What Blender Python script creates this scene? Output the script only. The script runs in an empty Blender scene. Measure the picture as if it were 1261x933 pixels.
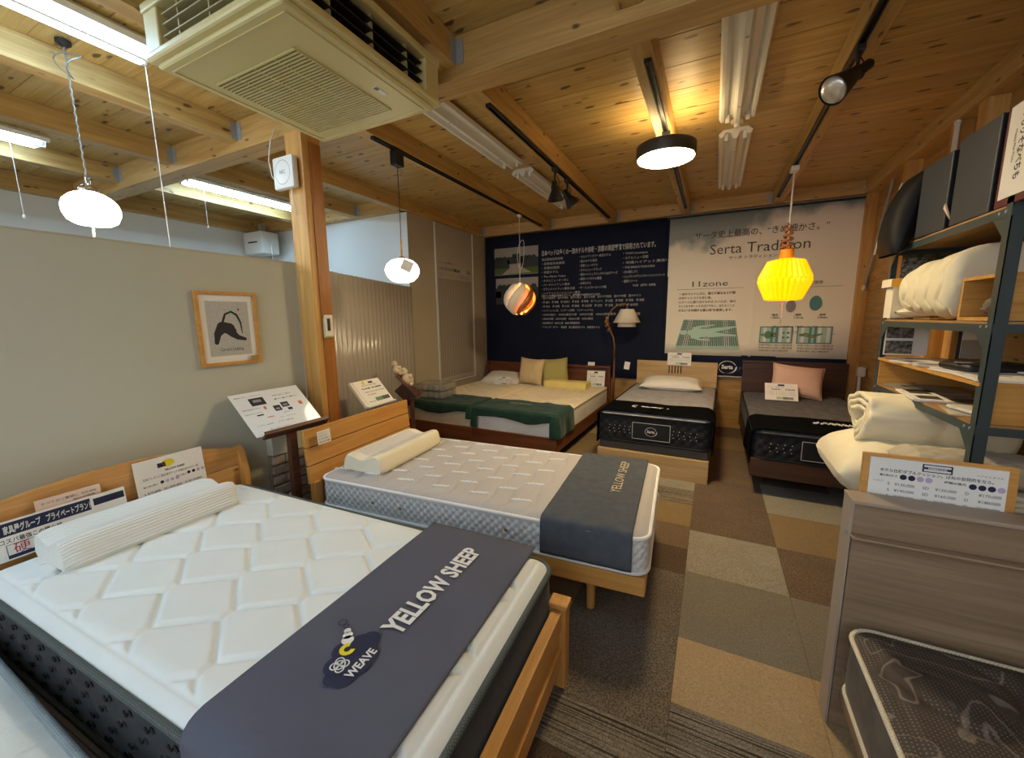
import bpy, bmesh, math, random
from mathutils import Vector, Matrix, noise
PI = math.pi
S = bpy.context.scene
COL = S.collection
rnd = random.Random(7)

# ------------------------------------------------------------ camera
cam_data = bpy.data.cameras.new('camera')
cam_data.sensor_width = 36.0
cam_data.lens = 492.2 / 1261 * 36
cam_data.clip_start = 0.02
cam = bpy.data.objects.new('camera', cam_data)
COL.objects.link(cam)
_r = Vector((0.89475575, 0.4464587, -0.0093152))
_d = Vector((0.05960729, -0.14008146, -0.98834415))
_f = Vector((-0.44255973, 0.88377136, -0.15195088))
cam.matrix_world = Matrix.Translation((0, 0, 1.45)) @ Matrix((
    (_r.x, -_d.x, -_f.x, 0), (_r.y, -_d.y, -_f.y, 0), (_r.z, -_d.z, -_f.z, 0), (0, 0, 0, 1)))
S.camera = cam

# ------------------------------------------------------------ world, exposure
world = bpy.data.worlds.new('world')
S.world = world
world.use_nodes = True
world.node_tree.nodes['Background'].inputs[0].default_value = (0.93, 0.95, 1.0, 1)
world.node_tree.nodes['Background'].inputs[1].default_value = 0.9
S.view_settings.view_transform = 'Standard'
S.view_settings.look = 'None'
S.view_settings.gamma = 1
S.view_settings.use_curve_mapping = False
S.view_settings.exposure = 1.22
TUBE_POWER = 20.0
ROOM_LAMP = 62.0
S.cycles.max_bounces = 8
S.cycles.sample_clamp_indirect = 6

# ------------------------------------------------------------ helpers
def srgb(h):
    if isinstance(h, str):
        h = [int(h[i:i + 2], 16) / 255 for i in (0, 2, 4)]
    return tuple(((c / 12.92) if c <= 0.04045 else ((c + 0.055) / 1.055) ** 2.4) for c in h) + (1,)

MATS = {}
def newmat(name):
    m = bpy.data.materials.new(name)
    m.use_nodes = True
    MATS[name] = m
    nt = m.node_tree
    b = nt.nodes['Principled BSDF']
    return m, nt, b

def N(nt, typ, **kw):
    n = nt.nodes.new(typ)
    for k, v in kw.items():
        setattr(n, k, v)
    return n

def coords(nt, scale=(1, 1, 1), rand=True, rot=(0, 0, 0)):
    tc = N(nt, 'ShaderNodeTexCoord')
    mp = N(nt, 'ShaderNodeMapping')
    mp.inputs['Scale'].default_value = scale
    mp.inputs['Rotation'].default_value = rot
    nt.links.new(tc.outputs['Object'], mp.inputs['Vector'])
    if rand:
        oi = N(nt, 'ShaderNodeObjectInfo')
        ml = N(nt, 'ShaderNodeMath', operation='MULTIPLY')
        ml.inputs[1].default_value = 37.0
        nt.links.new(oi.outputs['Random'], ml.inputs[0])
        nt.links.new(ml.outputs[0], mp.inputs['Location'])
    return mp.outputs['Vector']

def mix(nt, a, b, fac):
    m = N(nt, 'ShaderNodeMix', data_type='RGBA')
    for sock, v in ((6, a), (7, b)):
        if isinstance(v, tuple):
            m.inputs[sock].default_value = v
        else:
            nt.links.new(v, m.inputs[sock])
    if isinstance(fac, float):
        m.inputs[0].default_value = fac
    else:
        nt.links.new(fac, m.inputs[0])
    return m.outputs[2]

def ramp(nt, src, p0, p1, c0=(0, 0, 0, 1), c1=(1, 1, 1, 1)):
    r = N(nt, 'ShaderNodeValToRGB')
    r.color_ramp.elements[0].position = p0
    r.color_ramp.elements[1].position = p1
    r.color_ramp.elements[0].color = c0
    r.color_ramp.elements[1].color = c1
    nt.links.new(src, r.inputs[0])
    return r.outputs[0]

def bump(nt, b, src, strength=0.3, dist=0.01):
    bp = N(nt, 'ShaderNodeBump')
    bp.inputs['Strength'].default_value = strength
    bp.inputs['Distance'].default_value = dist
    nt.links.new(src, bp.inputs['Height'])
    nt.links.new(bp.outputs[0], b.inputs['Normal'])

def plain(name, col, rough=0.6, metal=0.0, spec=0.5):
    m, nt, b = newmat(name)
    b.inputs['Base Color'].default_value = srgb(col)
    b.inputs['Roughness'].default_value = rough
    b.inputs['Metallic'].default_value = metal
    b.inputs['Specular IOR Level'].default_value = spec
    return m

def emis(name, col, strength):
    m, nt, b = newmat(name)
    b.inputs['Base Color'].default_value = (0.8, 0.8, 0.8, 1)
    b.inputs['Emission Color'].default_value = srgb(col)
    b.inputs['Emission Strength'].default_value = strength
    return m

def wood(name, c1, c2, axis='x', rough=0.5, scale=1.0, knots=False, knotcol='3a2010', vary=0.25, knot_t=0.1):
    """grain stretched along one local axis"""
    m, nt, b = newmat(name)
    st = {'x': (0.7, 11, 11), 'y': (11, 0.7, 11), 'z': (11, 11, 0.7)}[axis]
    v = coords(nt, tuple(s * scale for s in st))
    n1 = N(nt, 'ShaderNodeTexNoise')
    n1.inputs['Scale'].default_value = 2.2
    n1.inputs['Detail'].default_value = 7
    n1.inputs['Roughness'].default_value = 0.62
    n1.inputs['Distortion'].default_value = 0.5
    nt.links.new(v, n1.inputs['Vector'])
    col = mix(nt, srgb(c1), srgb(c2), ramp(nt, n1.outputs[0], 0.34, 0.68))
    st2 = {'x': (2, 60, 60), 'y': (60, 2, 60), 'z': (60, 60, 2)}[axis]
    v2 = coords(nt, tuple(s * scale for s in st2))
    n2 = N(nt, 'ShaderNodeTexNoise')
    n2.inputs['Scale'].default_value = 2
    n2.inputs['Detail'].default_value = 3
    nt.links.new(v2, n2.inputs['Vector'])
    dark = tuple(c * 0.62 for c in srgb(c2)[:3]) + (1,)
    f = N(nt, 'ShaderNodeMath', operation='MULTIPLY')
    f.inputs[1].default_value = 0.35
    nt.links.new(ramp(nt, n2.outputs[0], 0.45, 0.75), f.inputs[0])
    col = mix(nt, col, dark, f.outputs[0])
    if knots:
        st3 = {'x': (5.0, 13, 13), 'y': (13, 5.0, 13), 'z': (13, 13, 5.0)}[axis]
        v3 = coords(nt, st3)
        vo = N(nt, 'ShaderNodeTexVoronoi')
        vo.inputs['Scale'].default_value = 1.0
        nd = N(nt, 'ShaderNodeTexNoise')
        nd.inputs['Scale'].default_value = 3.0
        nt.links.new(v3, nd.inputs['Vector'])
        va = N(nt, 'ShaderNodeVectorMath', operation='MULTIPLY_ADD')
        va.inputs[1].default_value = (0.25, 0.25, 0.25)
        nt.links.new(nd.outputs['Color'], va.inputs[0])
        nt.links.new(v3, va.inputs[2])
        nt.links.new(va.outputs[0], vo.inputs['Vector'])
        k = ramp(nt, vo.outputs['Distance'], knot_t, knot_t + 0.07, (1, 1, 1, 1), (0, 0, 0, 1))
        km = N(nt, 'ShaderNodeMath', operation='MULTIPLY')
        km.inputs[1].default_value = 0.85
        nt.links.new(k, km.inputs[0])
        col = mix(nt, col, srgb(knotcol), km.outputs[0])
    oi = N(nt, 'ShaderNodeObjectInfo')
    hs = N(nt, 'ShaderNodeHueSaturation')
    mr = N(nt, 'ShaderNodeMapRange')
    mr.inputs[3].default_value = 1 - vary / 2
    mr.inputs[4].default_value = 1 + vary / 2
    nt.links.new(oi.outputs['Random'], mr.inputs[0])
    nt.links.new(mr.outputs[0], hs.inputs['Value'])
    nt.links.new(col, hs.inputs['Color'])
    nt.links.new(hs.outputs[0], b.inputs['Base Color'])
    b.inputs['Roughness'].default_value = rough
    bump(nt, b, n2.outputs[0], 0.12, 0.004)
    return m

def fabric(name, c1, c2=None, rough=0.9, scale=400, bstr=0.3, sheen=0.0, nscale=6.0, nmix=0.5):
    m, nt, b = newmat(name)
    c2 = c2 or c1
    v = coords(nt, (1, 1, 1), rand=False)
    n1 = N(nt, 'ShaderNodeTexNoise')
    n1.inputs['Scale'].default_value = nscale
    n1.inputs['Detail'].default_value = 5
    nt.links.new(v, n1.inputs['Vector'])
    fc = N(nt, 'ShaderNodeMath', operation='MULTIPLY')
    fc.inputs[1].default_value = nmix
    nt.links.new(ramp(nt, n1.outputs[0], 0.35, 0.65), fc.inputs[0])
    nt.links.new(mix(nt, srgb(c1), srgb(c2), fc.outputs[0]), b.inputs['Base Color'])
    n2 = N(nt, 'ShaderNodeTexNoise')
    n2.inputs['Scale'].default_value = scale
    n2.inputs['Detail'].default_value = 2
    nt.links.new(v, n2.inputs['Vector'])
    bump(nt, b, n2.outputs[0], bstr, 0.002)
    b.inputs['Roughness'].default_value = rough
    b.inputs['Specular IOR Level'].default_value = 0.2
    b.inputs['Sheen Weight'].default_value = sheen
    return m

def knit(name, c1, c2, fx=160.0, fy=160.0, rough=0.85, dots=False, thr=0.3, bstr=0.3):
    """woven or dotted relief made of crossed sine waves in the object's own x/y"""
    m, nt, b = newmat(name)
    v = coords(nt, (fx, fy, fx), rand=False)
    sp = N(nt, 'ShaderNodeSeparateXYZ')
    nt.links.new(v, sp.inputs[0])
    s1 = N(nt, 'ShaderNodeMath', operation='SINE')
    s2 = N(nt, 'ShaderNodeMath', operation='SINE')
    nt.links.new(sp.outputs[0], s1.inputs[0])
    nt.links.new(sp.outputs[1], s2.inputs[0])
    pr = N(nt, 'ShaderNodeMath', operation='MULTIPLY')
    nt.links.new(s1.outputs[0], pr.inputs[0])
    nt.links.new(s2.outputs[0], pr.inputs[1])
    f = ramp(nt, pr.outputs[0], thr, min(1.0, thr + 0.25))
    nt.links.new(mix(nt, srgb(c1), srgb(c2), f), b.inputs['Base Color'])
    bump(nt, b, pr.outputs[0], bstr, 0.002)
    b.inputs['Roughness'].default_value = rough
    b.inputs['Specular IOR Level'].default_value = 0.25
    return m

def carpet(name, c1, c2, stripes=False):
    m, nt, b = newmat(name)
    v = coords(nt, (1, 1, 1))
    n1 = N(nt, 'ShaderNodeTexNoise')
    n1.inputs['Scale'].default_value = 150
    n1.inputs['Detail'].default_value = 5
    n1.inputs['Roughness'].default_value = 0.8
    nt.links.new(v, n1.inputs['Vector'])
    col = mix(nt, srgb(c1), srgb(c2), ramp(nt, n1.outputs[0], 0.42, 0.58))
    n3 = N(nt, 'ShaderNodeTexNoise')
    n3.inputs['Scale'].default_value = 5
    n3.inputs['Detail'].default_value = 3
    nt.links.new(v, n3.inputs['Vector'])
    mm = N(nt, 'ShaderNodeMath', operation='MULTIPLY')
    mm.inputs[1].default_value = 0.3
    nt.links.new(ramp(nt, n3.outputs[0], 0.4, 0.7), mm.inputs[0])
    col = mix(nt, col, srgb(c1), mm.outputs[0])
    if stripes:
        v2 = coords(nt, (0.5, 90, 1), rand=False)
        n2 = N(nt, 'ShaderNodeTexNoise')
        n2.inputs['Scale'].default_value = 1.0
        n2.inputs['Detail'].default_value = 4
        n2.inputs['Roughness'].default_value = 0.8
        nt.links.new(v2, n2.inputs['Vector'])
        col = mix(nt, srgb('2a2621'), col, ramp(nt, n2.outputs[0], 0.42, 0.52))
    nt.links.new(col, b.inputs['Base Color'])
    bump(nt, b, n1.outputs[0], 0.6, 0.006)
    b.inputs['Roughness'].default_value = 0.97
    b.inputs['Specular IOR Level'].default_value = 0.1
    return m

class MB:
    """collects geometry; build() links it as ONE mesh object"""
    def __init__(s):
        s.v = []; s.f = []; s.mi = []; s.cur = 0
    def add(s, vs, fs, M=None):
        o = len(s.v)
        s.v += [tuple(M @ Vector(p)) if M else tuple(p) for p in vs]
        s.f += [tuple(i + o for i in f) for f in fs]
        s.mi += [s.cur] * len(fs)
        return s
    def box(s, x0, x1, y0, y1, z0, z1, M=None, ch=0.0):
        if ch <= 0:
            vs = [(x, y, z) for x in (x0, x1) for y in (y0, y1) for z in (z0, z1)]
            fs = [(0, 1, 3, 2), (4, 6, 7, 5), (0, 4, 5, 1), (2, 3, 7, 6), (0, 2, 6, 4), (1, 5, 7, 3)]
            return s.add(vs, fs, M)
        bm = bmesh.new()
        bmesh.ops.create_cube(bm, size=1)
        for v in bm.verts:
            v.co = ((x0 + x1) / 2 + v.co.x * (x1 - x0), (y0 + y1) / 2 + v.co.y * (y1 - y0), (z0 + z1) / 2 + v.co.z * (z1 - z0))
        bmesh.ops.bevel(bm, geom=bm.edges[:], offset=ch, segments=2, affect='EDGES', profile=0.5)
        s.frombm(bm, M)
        return s
    def frombm(s, bm, M=None):
        bm.verts.index_update()
        s.add([tuple(v.co) for v in bm.verts], [tuple(v.index for v in f.verts) for f in bm.faces], M)
        bm.free()
    def lathe(s, prof, n=24, M=None, cap=True):
        vs = []; fs = []
        for r, z in prof:
            for i in range(n):
                a = 2 * PI * i / n
                vs.append((r * math.cos(a), r * math.sin(a), z))
        for j in range(len(prof) - 1):
            for i in range(n):
                k = (i + 1) % n
                fs.append((j * n + i, j * n + k, (j + 1) * n + k, (j + 1) * n + i))
        if cap:
            if prof[0][0] > 1e-5: fs.append(tuple(range(n - 1, -1, -1)))
            if prof[-1][0] > 1e-5: fs.append(tuple((len(prof) - 1) * n + i for i in range(n)))
        return s.add(vs, fs, M)
    def tube(s, pts, r=0.005, n=8, closed=False, M=None, cap=True):
        pts = [Vector(p) for p in pts]
        vs = []; fs = []; m = len(pts)
        up = None
        for i, p in enumerate(pts):
            a = pts[(i - 1) % m] if (i > 0 or closed) else p
            c = pts[(i + 1) % m] if (i < m - 1 or closed) else p
            t = (c - a).normalized()
            if up is None:
                up = Vector((0, 0, 1)) if abs(t.z) < 0.9 else Vector((1, 0, 0))
            u = (up - t * up.dot(t)).normalized()
            up = u
            w = t.cross(u)
            rr = r[i] if isinstance(r, (list, tuple)) else r
            for k in range(n):
                an = 2 * PI * k / n
                vs.append(p + u * rr * math.cos(an) + w * rr * math.sin(an))
        for i in range(m if closed else m - 1):
            j = (i + 1) % m
            for k in range(n):
                l = (k + 1) % n
                fs.append((i * n + k, j * n + k, j * n + l, i * n + l))
        if cap and not closed:
            fs.append(tuple(range(n))); fs.append(tuple((m - 1) * n + k for k in range(n - 1, -1, -1)))
        return s.add(vs, fs, M)
    def grid(s, fn, nu, nv, M=None, wrapu=False):
        vs = [fn(i / nu, j / nv) for j in range(nv + 1) for i in range(nu + (0 if wrapu else 1))]
        w = nu if wrapu else nu + 1
        fs = []
        for j in range(nv):
            for i in range(nu):
                k = (i + 1) % w if wrapu else i + 1
                fs.append((j * w + i, j * w + k, (j + 1) * w + k, (j + 1) * w + i))
        return s.add(vs, fs, M)
    def prism(s, poly, y0, y1, M=None):
        """poly of (x,z) swept along y"""
        n = len(poly)
        vs = [(x, y0, z) for x, z in poly] + [(x, y1, z) for x, z in poly]
        fs = [tuple(range(n)), tuple(range(2 * n - 1, n - 1, -1))]
        for i in range(n):
            k = (i + 1) % n
            fs.append((i, i + n, k + n, k))
        return s.add(vs, fs, M)
    def mesh(s, name, mats):
        me = bpy.data.meshes.new(name)
        me.from_pydata(s.v, [], s.f)
        for m in mats: me.materials.append(m)
        if len(mats) > 1: me.polygons.foreach_set('material_index', s.mi)
        bm = bmesh.new(); bm.from_mesh(me)
        bmesh.ops.recalc_face_normals(bm, faces=bm.faces)
        bm.to_mesh(me); bm.free()
        return me
    def build(s, name, mat, parent=None, label=None, smooth=False, kind=None, loc=None, rz=0.0, angle=None):
        mats = mat if isinstance(mat, (list, tuple)) else [mat]
        me = s.mesh(name, mats)
        return link(name, me, parent, label, smooth, kind, loc, rz, angle)

def link(name, me, parent=None, label=None, smooth=False, kind=None, loc=None, rz=0.0, angle=None):
    if smooth:
        me.polygons.foreach_set('use_smooth', [True] * len(me.polygons))
        if angle: 
            try: me.set_sharp_from_angle(angle=math.radians(angle))
            except Exception: pass
    o = bpy.data.objects.new(name, me)
    COL.objects.link(o)
    if parent: o.parent = parent
    if label: o['label'] = label
    if kind: o['kind'] = kind
    if loc: o.location = loc
    if rz: o.rotation_euler = (0, 0, rz)
    return o

def tag(o, label, cat, group=None):
    o['label'] = label; o['category'] = cat
    if group: o['group'] = group
    return o

def thing(name, label, cat, loc=(0, 0, 0), rz=0.0, group=None, rot=None):
    o = bpy.data.objects.new(name, None)
    o.empty_display_size = 0.05
    COL.objects.link(o)
    o.location = loc
    o.rotation_euler = rot if rot else (0, 0, rz)
    return tag(o, label, cat, group)

def copy_tree(o, parent=None):
    c = o.copy(); COL.objects.link(c); c.parent = parent
    for ch in list(o.children): copy_tree(ch, c)
    return c

_tc = {}
def text_geo(body, bold=0.0, shear=0.0):
    """flat lettering as (verts, faces, width, height); em size 1"""
    key = (body, bold, shear)
    if key in _tc: return _tc[key]
    cu = bpy.data.curves.new('txt', 'FONT')
    cu.body = body; cu.size = 1; cu.resolution_u = 2; cu.offset = bold; cu.shear = shear
    cu.fill_mode = 'FRONT'
    ob = bpy.data.objects.new('txt', cu)
    COL.objects.link(ob)
    dg = bpy.context.evaluated_depsgraph_get()
    me = bpy.data.meshes.new_from_object(ob.evaluated_get(dg))
    vs = [tuple(v.co) for v in me.vertices]; fs = [tuple(p.vertices) for p in me.polygons]
    bpy.data.objects.remove(ob); bpy.data.curves.remove(cu); bpy.data.meshes.remove(me)
    xs = [v[0] for v in vs] or [0, 1]
    _tc[key] = (vs, fs, min(xs), max(xs))
    return _tc[key]

def put_text(mb, body, x, z, h, w=None, bold=0.0, y=0.0, shear=0.0, align='l', M=None):
    """lettering in the XZ plane facing -Y; h = em height, w = width to fit"""
    vs, fs, x0, x1 = text_geo(body, bold, shear)
    sx = (w / (x1 - x0)) if w else h
    if align == 'c': x = x - (x1 - x0) * sx / 2
    mb.add([(x + (p[0] - x0) * sx, y, z + p[1] * h) for p in vs], fs, M)

def disc(mb, x, z, r, y, n=20, sx=1.0, M=None):
    mb.add([(x + r * sx * math.cos(2 * PI * i / n), y, z + r * math.sin(2 * PI * i / n)) for i in range(n)], [tuple(range(n))], M)
def ring(mb, x, z, r0, r1, y, n=28, sx=1.0, a0=0.0, a1=2 * PI, M=None):
    vs = []; fs = []
    for i in range(n + 1):
        a = a0 + (a1 - a0) * i / n
        vs += [(x + r0 * sx * math.cos(a), y, z + r0 * math.sin(a)), (x + r1 * sx * math.cos(a), y, z + r1 * math.sin(a))]
    for i in range(n): fs.append((2 * i, 2 * i + 1, 2 * i + 3, 2 * i + 2))
    mb.add(vs, fs, M)
def rect(mb, x0, x1, z0, z1, y, M=None):
    mb.add([(x0, y, z0), (x1, y, z0), (x1, y, z1), (x0, y, z1)], [(0, 1, 2, 3)], M)

# ------------------------------------------------------------ materials
M_ceil = wood('ceiling_pine', 'cbae6e', 'b08d4c', 'x', 0.45, 1.0, True, '3c220e', 0.2, 0.14)
M_joist = wood('joist_pine', 'cba968', 'ab874a', 'y', 0.5, 1.0, True, '4a2c12', 0.12, 0.09)
M_beam = wood('beam_pine', 'cfab6b', 'b38e50', 'x', 0.5, 1.0, True, '4a2c12', 0.1, 0.08)
M_post = wood('post_cedar', 'd8ab62', 'b98340', 'z', 0.45, 0.8, True, '5a3010', 0.1, 0.05)
M_plank = wood('wall_plank', 'bc914f', '9a7238', 'x', 0.5, 1.0, True, '43240e', 0.25, 0.07)
M_planky = wood('wall_plank_y', 'c09550', '9e763a', 'y', 0.5, 1.0, True, '43240e', 0.25, 0.07)
M_alder = wood('alder', 'd6a158', 'c48b42', 'y', 0.4, 0.8, False, vary=0.06)
M_alderx = wood('alder_x', 'd6a158', 'c48b42', 'x', 0.4, 0.8, False, vary=0.06)
M_alderz = wood('alder_z', 'd6a158', 'c48b42', 'z', 0.4, 0.8, False, vary=0.06)
M_pine = wood('headboard_pine', 'd9a562', 'c68c46', 'y', 0.4, 0.8, True, '6a3d18', 0.06, 0.06)
M_walnut = wood('walnut', '7d4628', '5c2f18', 'x', 0.4, 0.8, False, vary=0.08)
M_walnuty = wood('walnut_y', '7d4628', '5c2f18', 'y', 0.4, 0.8, False, vary=0.08)
M_dwal = wood('dark_walnut', '5a3b2a', '3c261b', 'x', 0.42, 0.8, False, vary=0.08)
M_dwaly = wood('dark_walnut_y', '5a3b2a', '3c261b', 'y', 0.42, 0.8, False, vary=0.08)
M_oak = wood('light_oak', 'cdae7c', 'b8955f', 'x', 0.5, 0.7, True, '8a6a3e', 0.06, 0.03)
M_oaky = wood('light_oak_y', 'cdae7c', 'b8955f', 'y', 0.5, 0.7, False, vary=0.05)
M_grey_oak = wood('grey_oak', '927a60', '77614a', 'x', 0.5, 0.7, False, vary=0.04)
M_grey_edge = plain('grey_oak_edge', 'a39483', 0.5)
M_standwood = wood('stand_wood', '6a4430', '4a2d1e', 'y', 0.4, 1.0, False, vary=0.05)
M_shelfply = wood('shelf_ply', 'b08a5c', '94703f', 'y', 0.6, 1.0, False, vary=0.1)
M_boxwood = wood('box_wood', 'd3a257', 'bd883c', 'x', 0.5, 1.0, True, '6a4018', 0.1, 0.05)
M_wall = fabric('plaster_sage', 'c4c5b5', 'bdbeae', 0.9, 300, 0.15, 0, 1.5, 0.5)
M_wall2 = fabric('plaster_beige', 'b7ad97', 'aea48e', 0.9, 300, 0.2, 0, 1.5, 0.5)
M_wallw = fabric('wallpaper_white', 'dfe1dc', 'd6d8d4', 0.9, 300, 0.15, 0, 1.5, 0.5)
M_white = plain('white_enamel', 'e8e8e2', 0.35)
M_offwhite = plain('offwhite_plastic', 'dcdcd4', 0.4)
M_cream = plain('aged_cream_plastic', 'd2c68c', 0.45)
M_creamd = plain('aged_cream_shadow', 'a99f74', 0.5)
M_black = plain('black_metal', '121212', 0.4)
M_bplast = plain('black_plastic', '1a1a1c', 0.5)
M_dark = plain('dark_void', '0c0b0a', 0.8)
M_steel = plain('zinc_steel', '9aa0a2', 0.5, 0.15)
M_chrome = plain('chrome', 'c8c8c8', 0.15, 1.0)
M_green_steel = plain('slate_green_steel', '3b4a4c', 0.5, 0.2)
M_brass = plain('brass', 'a8793a', 0.3, 0.9)
M_paper = plain('paper', 'eceae4', 0.7)
M_card = plain('cream_card', 'e2dcc8', 0.7)
M_pinkpaper = plain('pink_paper', 'e6cdb8', 0.7)
M_ink = plain('ink', '26262b', 0.7)
M_inkw = plain('white_ink', 'e4e4e0', 0.7)
M_inkb = plain('navy_ink', '1b2240', 0.7)
M_inkr = plain('red_ink', 'b02430', 0.7)
M_inkg = plain('green_ink', '5a8a64', 0.7)
M_inkgl = plain('pale_green_ink', 'a9c9b4', 0.7)
M_inkt = plain('teal_ink', '5a8a90', 0.7)
M_inky = plain('yellow_ink', 'e3cf1e', 0.7)
M_inko = plain('orange_ink', 'c9713a', 0.7)
M_inkl = plain('lilac_ink', 'b9acc8', 0.7)
M_inkgrey = plain('grey_ink', '8d8d8d', 0.7)
M_rope = plain('cord_grey', '7d776c', 0.8)
M_cordw = plain('cord_white', 'e0ded6', 0.6)

# ============================================================ STRUCTURE
def struct(o):
    o['kind'] = 'structure'
    return o
XL, XR, YB, ZC = -6.05, 1.47, 5.80, 2.85
floor = struct(MB().box(XL, XR, -2.6, YB, -0.06, -0.004).build('floor', plain('floor_screed', '3a3632', 0.9)))
CK = {
    'tan': carpet('carpet_tan', '9c8463', 'b59c78'), 'grey': carpet('carpet_grey', '6c665a', '8a8272'),
    'lgrey': carpet('carpet_light_grey', '7c766a', 'a39b8b'), 'brown': carpet('carpet_brown', '54473b', '7d6b5a'),
    'mott': carpet('carpet_mottled', '4a423a', '857969'), 'olive': carpet('carpet_olive', '7b694c', '90795a'),
    'str': carpet('carpet_striped', '6a6154', '9a8f7e', True), 'dark': carpet('carpet_dark', '483c32', '685748'),
    'mid': carpet('carpet_mid_brown', '5d4d3e', '82705c')}
_tm = {}
def tile(x0, x1, y0, y1, k):
    w, d = round(x1 - x0, 3), round(y1 - y0, 3)
    if (w, d, k) not in _tm:
        _tm[(w, d, k)] = MB().box(0.0008, w - 0.0008, 0.0008, d - 0.0008, -0.004, 0.003).mesh('carpet_tile', [CK[k]])
    link('carpet_tile', _tm[(w, d, k)], floor, loc=(x0, y0, 0))
rowsA = [(1.29, 1.79, 'mott'), (1.79, 2.28, 'mott'), (2.28, 2.56, 'dark'), (2.56, 2.86, 'mid'), (2.86, 3.22, 'olive'), (3.22, 3.5, 'str'), (3.5, 3.8, 'lgrey')]
rowsB = [(1.44, 1.79, 'tan'), (1.79, 2.32, 'grey'), (2.32, 2.82, 'lgrey'), (2.82, 3.32, 'brown'), (3.32, 3.80, 'brown')]
rowsC = [(1.44, 1.79, 'tan'), (1.79, 2.32, 'grey'), (2.32, 2.82, 'brown'), (2.82, 3.32, 'olive'), (3.32, 3.9, 'lgrey')]
pool = ['mid', 'grey', 'brown', 'olive', 'mott', 'lgrey', 'tan']
x = -6.06
while x < XR - 0.01:
    x1 = min(x + 0.5, XR)
    rows = []
    if abs(x + 0.56) < 0.05: rows = rowsA
    elif abs(x + 0.06) < 0.05: rows = rowsB
    elif abs(x - 0.44) < 0.05: rows = rowsC
    if rows:
        y = rows[0][0]; 
        for a, b_, k in rows: tile(x, x1, a, b_, k)
        top = rows[-1][1]
        ylow = rows[0][0]
        first = ylow - (0.26 if rows is not rowsA else 0.2)
        tile(x, x1, first, ylow, 'str')
        y = first
        while y > -2.0:
            tile(x, x1, y - 0.5, y, 'dark' if y == first else pool[rnd.randrange(7)]); y -= 0.5
        y = top
    else:
        y = -2.2
    while y < YB - 0.01:
        y1 = min(y + 0.5, YB)
        if rows: kk = ['mid', 'mid', 'olive', 'mid', 'mid'][min(4, int((y - 3.7) / 0.5))]
        else: kk = pool[rnd.randrange(7)]
        tile(x, x1, y, y1, kk)
        y = y1
    x = round(x + 0.5, 3)

# ceiling with boards, joists and the big beam
ceiling = struct(MB().box(XL, XR + 0.1, -2.6, YB + 0.1, ZC + 0.02, ZC + 0.06).build('ceiling', plain('deck', '6a4a2a', 0.9)))
bw = 0.135
bmesh_ = MB().box(XL, XR, 0.0012, bw - 0.0012, 0, 0.02).mesh('ceiling_board', [M_ceil])
bmesh_b = MB().box(XL, XR, 0.0012, bw - 0.0012, 0.0015, 0.02).mesh('ceiling_board', [M_ceil])
y = -2.6; i = 0
while y < YB:
    link('ceiling_board', bmesh_ if i % 2 else bmesh_b, ceiling, loc=(0, y, ZC))
    y += bw; i += 1
JZ = 2.712
def joist(xc, y0, y1, w=0.105, z0=JZ, mat=None):
    o = MB().box(-w / 2, w / 2, 0, y1 - y0, z0, ZC, ch=0.003).build('joist', mat or M_joist, ceiling, loc=(xc, y0, 0))
    return o
def bracket(par, x, y, z, sx, sy):
    b = MB().box(x - 0.001, x + sx, y, y + 0.003, z, z + 0.11)
    b.box(x, x + 0.003, y, y + sy, z, z + 0.11)
    for q in (0.03, 0.08):
        b.lathe([(0.006, -0.002), (0.006, 0.003)], 8, Matrix.Translation((x + sx / 2, y, z + q)) @ Matrix.Rotation(PI / 2, 4, 'X'))
    b.build('bracket', M_steel, par)
JX = [-5.0, -4.05, -3.17, -2.24, -1.30, -0.39, 0.575]
JB = {-3.17: -3.375, -4.05: -4.12}
for jx in JX:
    back = YB - 0.12 if jx > -3.4 else 3.83
    j = joist(JB.get(jx, jx), 2.045, back)
    s = 1 if jx < 0 else -1
    bracket(j, s * 0.054, back - 2.045 - 0.004, JZ + 0.005, s * 0.045, -0.04)
    j2 = joist(jx, -2.5, 1.89)
    bracket(j2, s * 0.054, 1.89 + 2.5 - 0.004, JZ + 0.005, s * 0.045, -0.04)
bm_ = MB().box(XL, XR, 1.89, 2.045, 2.655, ZC, ch=0.004).build('beam', M_beam, ceiling)
MB().box(-3.37, XR, YB - 0.12, YB, JZ, ZC, ch=0.003).build('beam', M_beam, ceiling)
MB().box(XL, -3.37, 3.83, 3.95, JZ, ZC, ch=0.003).build('beam', M_beam, ceiling)
MB().box(XL, XL + 0.1, -2.5, 3.83, JZ - 0.03, ZC, ch=0.003).build('beam', M_joist, ceiling)
MB().box(1.35, XR, -2.5, YB - 0.12, JZ, ZC, ch=0.003).build('beam', M_joist, ceiling)

# walls
def planked_wall(name, x0, x1, y0, y1, z1, horiz, mat, ph=0.2):
    w = struct(MB().box(x0, x1, y0, y1, -0.05, z1).build(name, plain(name + '_core', '5a3c20', 0.9)))
    return w
wb = struct(MB().box(-3.45, XR + 0.15, YB + 0.02, YB + 0.1, -0.05, ZC).build('wall_back', plain('stud_dark', '4a301a', 0.9)))
pm = MB().box(-3.37, XR, 0, 0.02, 0.001, 0.199, ch=0.002).mesh('plank', [M_plank])
for k in range(14):
    link('plank', pm, wb, loc=(0, YB, k * 0.2))
wr = struct(MB().box(XR + 0.02, XR + 0.12, -2.6, YB + 0.1, -0.05, ZC).build('wall_right', plain('stud_dark2', '4a301a', 0.9)))
pm2 = MB().box(0, 0.02, -2.6, YB, 0.001, 0.299, ch=0.002).mesh('plank', [M_planky])
for k in range(10):
    link('plank', pm2, wr, loc=(XR, 0, k * 0.3 - 0.1))
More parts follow.
